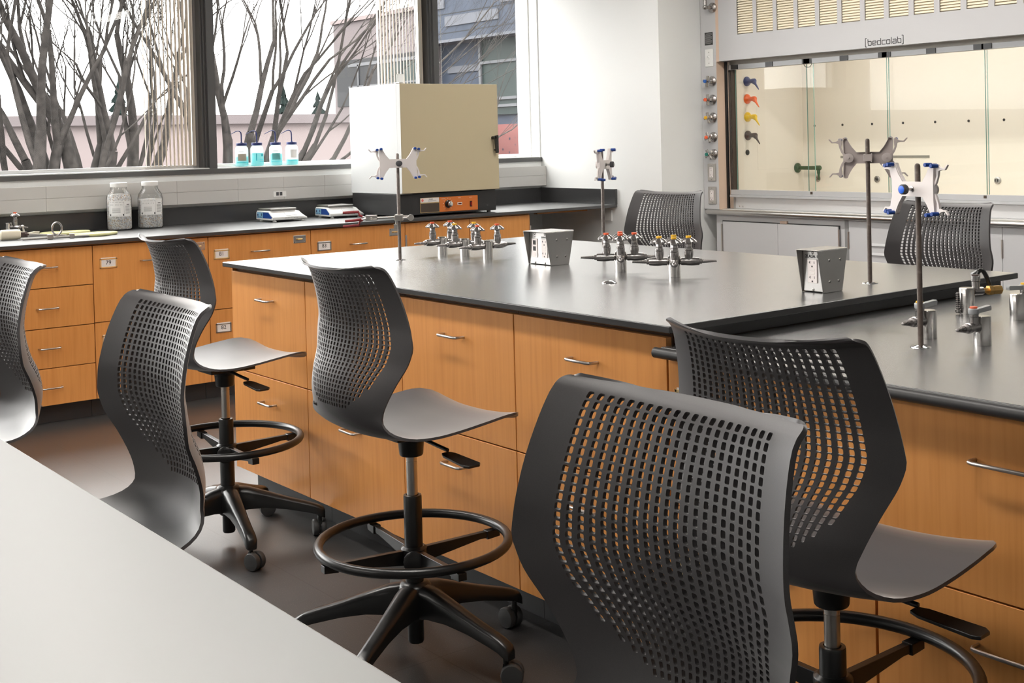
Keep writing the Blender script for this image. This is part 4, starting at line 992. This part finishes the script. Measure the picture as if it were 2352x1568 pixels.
strokes(header, L8, (XH - .001, 4.545, 1.871), .259 / (x + .27), M_ink, .18)
# sash: aluminium frame, four sliding panes
XS = XH + .085
sash = build('sash_frame', MB().box(XS, XS + .05, YR, YP1 - .03, 1.80, 1.832).box(XS, XS + .016, YR, YP1 - .028, .972, 1.004).box(XS - .012, XS + .045, YR, YP1 - .028, .955, .9715), mat('sash_aluminium', (.50, .51, .52), .4, .3), t, bevel=.0015)
build('stile', MB().box(XS, XS + .02, YP1 - .026, YP1 - .004, .88, 1.8545), M_chrome, sash); build('stile', MB().box(XS + .022, XS + .05, YP1 - .052, YP1 - .028, .9725, 1.799), M_ovbr, sash)
build('sash_shadow_gap', MB().box(XH + .0755, XH + .083, YP1 - .012, YP1 + .01, .88, 1.8545), M_black, sash)
PN = [(5.675, 5.03, .034), (5.068, 4.465, .018), (4.489, 3.84, .034), (3.842, 3.22, .018), (3.25, 2.6, .034)]
for k, (a, c_, dx) in enumerate(PN):
    p = build('glass_pane', MB().box(XS + dx, XS + dx + .006, c_, a, 1.0045, 1.7995), M_glassh, sash, smooth=0)
    
    for ya in (a, c_ - .0018): build('polished_edge', MB().box(XS + dx - .0003, XS + dx + .0063, ya, ya + .0018, 1.0045, 1.7995), M_gedge, p, smooth=0)
    for f in (.04, .5, .96):
        y = a + (c_ - a) * f; build('hanger_block', MB().box(XS - .004, XS + .0, y - .03, y + .03, 1.801, 1.831), M_black, sash)
build('pull_loop', MB().tube([(XS + .01, 5.05 + .03 * math.cos(PI * k / 10), 1.80 - .022 * math.sin(PI * k / 10)) for k in range(11)], .0018, 6), M_black, sash)
build('pane_stop', MB().box(XS - .004, XS + .016, 5.025, 5.04, .985, 1.0), M_ovbr, sash); build('pane_stop', MB().box(XS - .004, XS + .016, 3.835, 3.85, .985, 1.0), M_ovbr, sash)
# lining
XB, YLN = 7.0, 5.725
ln = build('liner', MB().box(XB, XB + .02, YR, YLN + .02, .88, 2.2).box(XS + .06, XB, YLN, YLN + .02, .88, 2.2).box(XS + .06, XB + .02, YR, YLN + .02, 2.2, 2.22).box(XS + .055, XS + .0595, YR, YLN + .02, 1.834, 2.22), M_liner, t, smooth=0)
build('work_surface', MB().box(XS + .058, XB, YR, YLN, .90, .925), M_liner, t)
build('access_panel', MB().box(6.52, 6.84, YLN - .0015, YLN - .0002, 1.126, 1.612), M_liner, ln, smooth=0, bevel=.0006)
for y in (5.621, 5.383, 5.142, 4.901, 4.662, 4.425, 4.186, 3.95, 3.71): build('lattice_hole', MB().lathe([(.0085, 0), (.0085, .001)], (XB - .0002, y, 1.418), (-1, 0, 0), 14), M_ink, ln)
build('baffle_slot', MB().box(XB - .003, XB - .0003, 4.708, 5.403, 1.190, 1.206), mat('slot_grey', (.22, .21, .19), .6), ln)
for y in (5.60, 5.109, 4.234):
    k = build('cup_socket', MB().lathe([(.022, 0), (.022, .006), (.014, .007), (.012, .003), (0, .003)], (XB - .0002, y, 1.049), (-1, 0, 0), 22), M_nozzle, ln)
    build('socket_slot', MB().box(XB - .0065, XB - .0035, y - .003, y + .003, 1.041, 1.057), M_ink, k)
build('hole_plug', MB().lathe([(.019, 0), (.019, .002)], (6.418, YLN - .0003, 1.247), (0, -1, 0), 18), M_ink, ln)
for z, m in ((1.727, M_blue_e), (1.608, M_orange_e), (1.487, M_yel_e), (1.362, M_brown_e)):
    c = Vector((6.425, YLN, z)); b = MB().lathe([(.033, .0003), (.033, .006), (.028, .014), (.017, .022), (.0145, .03), (.0145, .048), (.0165, .050), (.0165, .072), (.012, .078)], c, (0, -1, 0), 24)
    q = c + Vector((0, -.061, 0)); d = Vector((-.2, -.70, -.70)).normalized(); b.lathe([(.0135, 0), (.0145, .018), (.0085, .030), (.0075, .036), (.003, .085)], q, d, 18)
    build('service_outlet', b, m, ln, smooth=40)
c = Vector((6.93, YLN, 1.126)); b = MB().lathe([(.034, .0003), (.034, .010), (.018, .018), (.0135, .022), (.0135, .165), (.017, .166), (.017, .20), (.012, .205)], c, (0, -1, 0), 24); b.lathe([(.010, 0), (.012, .03), (.008, .05), (.006, .085)], c + Vector((0, -.185, 0)), (-.1, -.12, -1), 16)
build('water_spout', b, M_dgreen, ln, smooth=40)
lp = build('hood_light', MB().box(6.45, 6.62, 2.6, 5.4, 2.14, 2.19), M_white, t); build('diffuser', MB().box(6.46, 6.61, 2.62, 5.38, 2.132, 2.1395), M_hlamp, lp)
# sill and rounded rail
si = build('sill', MB().box(XS + .02, XS + .057, YR, YP1 - .002, .878, .9715).box(XH + .03, XS + .057, YR, YP1 - .0015, .8745, .8775), mat('sill_aluminium', (.60, .60, .60), .4, .35), t, bevel=.001)
build('sill_bracket', MB().box(XS - .0, XS + .02, YP1 - .05, YP1 - .028, .8785, .9545), M_satin, si)
for dy in (.085, .115): screw(si, (XS + .02, YP1 - dy, .893), (-1, 0, 0), .006)
build('sill_lip', MB().box(XH + .004, XH + .03, YR, YP1 - .0015, .870, .8745), M_liner, si)
rail = build('front_rail', MB().lathe([(.010, 0), (.0165, .003), (.0175, .008), (.0175, 3.6)], (XH - .012, 5.836, .858), (0, -1, 0), 24), M_steel, t)
for y in (5.70, 4.735): build('rail_joint', MB().lathe([(.0182, 0), (.0182, .0025)], (XH - .012, y, .858), (0, -1, 0), 24), M_satin, rail)
# fittings on the post
xf = XH
def post_valve(z, col):
    c = Vector((xf, 5.768 + (1.4 - z) * .0, z)); b = MB().lathe([(.034, .0003), (.034, .008), (.026, .016), (.019, .019), (.019, .030), (.012, .034), (.012, .048)], c, (-1, 0, 0), 24)
    d = Vector((-1, .0, 0)); v = build('service_valve', b, M_nozzle, post, smooth=35)
    b = MB(); h = c + d * .060
    b.lathe([(.011, -.014), (.012, .008), (.010, .010)], h, d, 16)
    for k in range(4):
        a = R(35 + 90 * k + z * 90); u = Vector((0, math.cos(a), math.sin(a))); w_ = d.cross(u)
        b.prism([(.006, -.004), (.026, -.0075), (.037, -.009), (.037, .0), (.034, .004), (.02, .004), (.006, .006)], h - w_ * .008 - d * .004, u, d, w_ * .016)
    build('cross_handle', b, M_nozzle, v, bevel=.0015)
    build('index_button', MB().lathe([(.0108, .009), (.0118, .011), (.0118, .019), (.010, .021)], h, d, 18), col, v)
for z, m in ((1.727, M_bluei), (1.605, M_red), (1.486, M_yel), (1.356, M_red), (1.243, M_green)): post_valve(z, m)
def wallplate(z, kind):
    y = 5.790; m = M_white if kind == 'switch' else M_satin
    p = build('cover_plate', MB().box(xf - .0075, xf - .0003, y - .0355, y + .0355, z - .058, z + .058), m, post, bevel=.003)
    if kind == 'switch':
        build('toggle', MB().box(xf - .010, xf - .0076, y - .007, y + .007, z - .013, z + .013).cbox((xf - .015, y, z + .007), (.018, .008, .009), Matrix.Rotation(R(25), 3, 'Y')), M_white, p, bevel=.0008)
        for dz in (-.036, .036): screw(p, (xf - .0075, y, z + dz), (-1, 0, 0), .0035)
    else:
        outlet_face(p, (xf - .0075, y, z), (0, -1, 0), (0, 0, 1), (-1, 0, 0))
        for dz in (-.048, .048): screw(p, (xf - .0075, y, z + dz), (-1, 0, 0), .0035)
wallplate(1.885, 'switch'); wallplate(1.122, 'o'); wallplate(.968, 'o')
lb = build('instruction_plate', MB().box(xf - .0018, xf - .0003, 5.758, 5.830, 1.970, 2.055), M_ink, post, bevel=.0006)
b = MB()
for k in range(11): b.box(xf - .0024, xf - .0018, 5.764 + (.012 if k % 4 == 2 else 0), 5.824 - (.008 if k == 0 else 0), 2.044 - .0064 * k, 2.0465 - .0064 * k)
build('printed_lines', b, M_inkg, lb, smooth=0)
b = MB().lathe([(.034, .0003), (.034, .01), (.02, .02)], (xf, 5.752, 2.214), (-1, 0, 0), 22); b.tube([(xf - .015, 5.752, 2.214), (xf - .07, 5.752, 2.214)], .012, 12); b.sphere((xf - .074, 5.752, 2.214), .017); b.tube([(xf - .074, 5.752, 2.214), (xf - .074, 5.752, 2.32)], .0115, 12)
build('conduit_elbow', b, M_nozzle, post, smooth=40)
# base cabinet below
t = thing('hood_base_cabinet', 'grey steel base cabinet under the fume hood', 'cabinet', (XH + .3, 4.2, 0))
XC = XH + .02
build('carcass', MB().box(XC, 7.0, YR, 5.780, .10, .869), M_hoodg, t, bevel=.002)
build('toe_kick', MB().box(XC + .06, 7.0, YR, 5.78, .0005, .0995), M_toe, t)
def door(a, c_, z1, nm='door'): return build(nm, MB().box(XC - .0105, XC - .0005, c_ + .0012, a - .0012, .115, z1), M_hoodg, t, bevel=.0015)
b = MB().box(XC - .002, XC - .0002, 4.768, 5.724, .11, .803); build('door_reveal', b, M_toe, t, smooth=0)
d1 = door(5.716, 5.247, .797); d2 = door(5.247, 4.776, .797)
build('door_catch', MB().box(XC - .014, XC - .0002, 5.17, 5.225, .800, .816), M_tan, t)
hinge(d1, (XC - .008, 5.722, .60), (-1, 0, 0), .36); hinge(d2, (XC - .008, 4.770, .60), (-1, 0, 0), .36)
build('door_reveal', MB().box(XC - .002, XC - .0002, 2.3, 4.735, .11, .845), mat('reveal_grey', (.25, .25, .25), .5), t, smooth=0)
for k, (a, c_) in enumerate(((4.70, 4.20), (4.20, 3.70), (3.70, 3.20), (3.20, 2.7))):
    d = door(a, c_, .84)
    ya = 4.56 - .62 * k if k == 0 else a - .16
    for j in range(6):
        z = .70 - .055 * j
        build('louvre', MB().prism([(0, z - .008), (-.010, z - .006), (-.006, z + .004), (0, z + .010)], (XC - .0105, ya - .17, 0), (1, 0, 0), (0, 0, 1), (0, .17, 0)), M_hoodg, d, bevel=.0012, seg=1)
    hinge(d, (XC - .008, a + .0, .72), (-1, 0, 0), .10)

# ------------------------------------------------------------------ vertical blinds, drawn aside
def blind(x0, x1, y, n, label):
    t = thing('vertical_blind', label, 'blind', ((x0 + x1) / 2, y, 1.26), 0, 'vertical blinds')
    vanes = []
    for k in range(n):
        f = k / (n - 1); x = x0 + (x1 - x0) * f; a = R(23.2 + 13 * f ** 1.4); d = Vector((math.sin(a), math.cos(a), 0)); nn = Vector((d.y, -d.x, 0)); b = MB()
        vs = []; m = 5
        for z in (1.262, 2.58):
            for j in range(m + 1):
                s = j / m - .5; vs.append(Vector((x, y, z)) + d * s * .086 + nn * (.003 * (1 - 4 * s * s)))
        b.add(vs, [(j, j + 1, m + 2 + j, m + 1 + j) for j in range(m)]); build('vane', b, M_blind, t, solid=.0011)
    build('head_rail', MB().box(x0 - .1, x1 + .02, y - .022, y + .022, 2.585, 2.63), M_white, t)
    return t
YBL = YW + .064
blind(2.795, 3.100, YBL, 13, 'vertical blind vanes drawn to the right side of the left window')
bl = blind(4.420, 4.775, YBL, 15, 'vertical blind vanes drawn aside behind the oven')
build('vane_clip', MB().box(4.525, 4.585, YBL - .058, YBL - .050, 1.735, 1.835), M_white, bl, bevel=.004)
t = thing('blind_chain', 'thin white bead chain hanging in the right window', 'chain', (4.93, 7.185, 2.68))
b = MB().tube([(4.93, 7.185, 2.68), (4.931, 7.185, 1.30)], .0012, 6)
for k in range(110): b.sphere((4.9305, 7.185, 1.31 + .0123 * k), .0032, 6, 4)
build('chain', b, M_white, t)

# ------------------------------------------------------------------ outside
GZ = -4.2
b = MB().box(-60, 60, YW + .6, 80, GZ - .2, GZ); o = struct('ground', b, M_ground)
t = thing('building', 'long low pale pink building beyond the trees', 'building', (0, 22, GZ))
build('wall', MB().box(-30, 14.6, 20, 23.7, GZ, 1.78), M_pale, t); build('parapet', MB().box(-30.1, 14.65, 19.9, 23.7, 1.781, 1.94), M_pale2, t)
for k in range(9): build('panel_joint', MB().box(-24 + 4 * k, -23.97 + 4 * k, 19.985, 19.999, GZ, 1.77), M_pale2, t)
t = thing('building', 'tall building with pale end wall and blue grey panels seen through the right windows', 'building', (16, 22, GZ))
XE = 16.
build('pale_wall', MB().box(XE, 30, 23.9, 28.17, GZ, 4.45), M_pale2, t); build('coping', MB().box(XE - .06, 30, 23.9, 28.22, 4.451, 4.55), M_pale, t)
wb = build('window_band', MB().box(XE - .03, XE - .002, 24.0, 28.0, 2.35, 3.50), M_dwin, t)
for y in (24.9, 25.9, 26.9): build('mullion', MB().box(XE - .05, XE - .031, y, y + .05, 2.35, 3.36), M_mull, wb)
build('mullion', MB().box(XE - .05, XE - .031, 24.0, 27.4, 2.80, 2.84), M_mull, wb); build('mullion', MB().box(XE - .05, XE - .031, 24.0, 27.4, 3.32, 3.40), M_mull, wb)
build('pane', MB().box(XE - .036, XE - .031, 24.0, 26.0, 2.42, 3.30), M_bwin, wb)
build('panel_wall', MB().box(XE - .1, 30, 17.5, 23.89, 3.66, 9.5), M_bpanel, t)
build('panel_wall', MB().box(XE + .4, 30, 17.5, 23.89, GZ, 3.655), M_bpanel, t)
for (y0, y1, z0, z1) in ((22.98, 23.6, 4.36, 4.62), (20.99, 22.96, 3.95, 4.17), (19.0, 20.9, 4.28, 4.5), (20.6, 23.2, 4.95, 5.15)): build('pale_band', MB().box(XE - .13, XE - .101, y0, y1, z0, z1), M_bandl, t)
for z in (3.8, 4.22, 4.62, 5.0, 5.4): build('panel_joint', MB().box(XE - .104, XE - .1005, 17.5, 23.88, z, z + .018), M_dwin, t)
build('soffit', MB().box(XE - .12, XE + .4, 17.5, 23.89, 3.60, 3.66), M_bandl, t)
XG = XE + .32
gl = build('glazing', MB().box(XG, XG + .06, 18.0, 22.25, 1.95, 3.59), M_bwin, t)
for y in (20.85, 18.6, 22.2): build('mullion', MB().box(XG - .05, XG - .001, y, y + .07, 1.95, 3.59), M_mull, gl)
for z in (2.14, 2.30, 3.10): build('mullion', MB().box(XG - .05, XG - .001, 18.0, 22.2, z - .03, z + .03), M_mull, gl)
for (y0, y1, z0, z1) in ((22.3, 23.6, 2.95, 3.1), (22.6, 23.4, 2.4, 2.58)): build('pale_band', MB().box(XE + .36, XE + .399, y0, y1, z0, z1), M_bandl, t)
build('rose_wall', MB().box(XE - .3, XE + .35, 17.6, 23.8, GZ, 1.72), M_redw, t)

# bare trees: every trunk forks again and again
def grow(mb, p, d, r, L, depth, rg, spread, up, tw):
    n = 4; pts = [Vector(p)]; rs = [r]; d = Vector(d).normalized()
    for k in range(n):
        d = (d + Vector((rg.uniform(-1, 1), rg.uniform(-1, 1), rg.uniform(-.6, .8))) * .11 + Vector((0, 0, up)) * .08).normalized()
        pts.append(pts[-1] + d * L / n); rs.append(r * (1 - .38 * (k + 1) / n))
    (mb if r > .012 else tw).tube(pts, rs, 7 if r > .03 else (5 if r > .012 else 3))
    if depth == 0: return
    kids = 2 if depth > 5 or depth == 1 else 3
    for q in range(kids):
        a = rg.uniform(0, 2 * PI); o = d.orthogonal().normalized(); o2 = d.cross(o); s = spread * rg.uniform(.55, 1.2)
        nd = d * math.cos(s) + (o * math.cos(a) + o2 * math.sin(a)) * math.sin(s)
        i = n if q == 0 else rg.choice((2, 3, 4))
        grow(mb, pts[i], nd, rs[i] * (.86 if q == 0 else rg.uniform(.5, .74)), L * rg.uniform(.66, .88), depth - 1, rg, spread, up, tw)
def tree(x, y, stems, seed, label, depth=7, spread=.40, z0=.1):
    rg = random.Random(seed); t = thing('bare_tree', label, 'tree', (x, y, GZ), 0, 'bare trees outside'); mb, tw = MB(), MB()
    mb.tube([(x, y, GZ), (x, y, GZ + 1.5), (x, y, z0 + .1)], [.34, .26, .22], 10)
    for (dx, dy, dz, r, L) in stems: grow(mb, (x + dx * .1, y, z0), (dx, dy, dz), r, L, depth, rg, spread, .5, tw)
    build('trunk', mb, M_bark, t, smooth=60); build('twigs', tw, M_bark, t, smooth=0)
tree(4.42, 13.2, [(-.50, 0, 1, .075, 1.3), (-.22, .1, 1, .095, 1.5), (.0, -.1, 1, .11, 1.5), (.16, .1, 1, .085, 1.4), (-.9, .2, 1, .06, 1.2), (.38, 0, 1, .075, 1.3), (.08, .3, 1, .08, 1.4), (.75, .1, 1, .05, 1.2)], 11, 'bare tree with many stems in the middle of the left window')
tree(5.22, 14.2, [(.12, .0, 1, .10, 1.5), (-.25, .1, 1, .06, 1.3), (.32, .1, 1, .09, 1.4), (-.55, 0, 1, .05, 1.2)], 5, 'bare tree behind the vanes of the left window blind')
tree(5.80, 13.0, [(.4, .0, 1, .075, 1.5), (.8, .1, 1, .07, 1.6), (.2, .0, 1, .085, 1.4), (1.25, 0, 1, .06, 1.7), (.6, -.2, 1, .06, 1.5), (1.9, .1, 1, .055, 1.9), (-.1, .1, 1, .07, 1.4), (2.7, -.1, 1, .05, 2.0), (3.6, .1, .8, .04, 2.0), (1.5, .3, 1, .05, 1.8)], 29, 'bare tree leaning across the middle window', 7, .36)
tree(3.62, 12.6, [(-.3, .1, 1, .085, 1.4), (.1, 0, 1, .09, 1.5), (.35, .1, 1, .075, 1.4), (.7, 0, 1, .06, 1.3)], 31, 'bare tree at the left edge of the left window')
def conifer(x, y, z, h, r, seed, label):
    rg = random.Random(seed); t = thing('conifer', label, 'tree', (x, y, GZ), 0, 'conifers far outside')
    build('trunk', MB().lathe([(.18, 0), (.05, z + h - GZ - .3)], (x, y, GZ), n=8), M_bark, t)
    b = MB(); n = 18
    for k in range(9):
        f = k / 8; zz = z + h * f; rr = r * (1.02 - f); vs = [(x, y, zz + h * .16)]
        for q in range(n):
            a = 2 * PI * q / n; m = rr * (.62 + .5 * rg.random()) if q % 2 else rr * .55; vs.append((x + m * math.cos(a), y + m * math.sin(a), zz - .06 * h * rg.random()))
        b.add(vs, [(0, 1 + q, 1 + (q + 1) % n) for q in range(n)])
    build('foliage', b, M_conif, t, smooth=0)
conifer(18.57, 36.0, 1.2, 2.1, .75, 3, 'dark conifer above the low building, left of the other one in the middle window')
conifer(22.0, 40.0, 1.4, 1.9, .75, 4, 'dark conifer above the low building beside the tall building')
conifer(14.7, 40.0, 1.2, 2.4, 1.0, 6, 'dark conifer behind the stems in the left window')
LIGHT_STUB = 0
w = bpy.data.worlds.new('sky'); sc.world = w; w.use_nodes = True
N, L = w.node_tree.nodes, w.node_tree.links
bg = N['Background']; bg.inputs[0].default_value = (1.0, .97, .94, 1)
tc = N.new('ShaderNodeTexCoord'); sp = N.new('ShaderNodeSeparateXYZ'); L.new(tc.outputs['Generated'], sp.inputs[0])
mr = N.new('ShaderNodeMapRange'); mr.inputs[1].default_value = 0; mr.inputs[2].default_value = 1; mr.inputs[3].default_value = 6.0; mr.inputs[4].default_value = 18.0
L.new(sp.outputs[2], mr.inputs[0]); L.new(mr.outputs[0], bg.inputs[1])   # overcast sky, brighter towards the zenith
sc.view_settings.view_transform = 'Standard'; sc.view_settings.look = 'None'; sc.view_settings.gamma = 1; sc.view_settings.use_curve_mapping = False
sc.view_settings.exposure = 0.35
sc.cycles.use_denoising = True; sc.cycles.transparent_max_bounces = 24; sc.cycles.max_bounces = 10; sc.cycles.diffuse_bounces = 5
sc.cycles.sample_clamp_indirect = 8
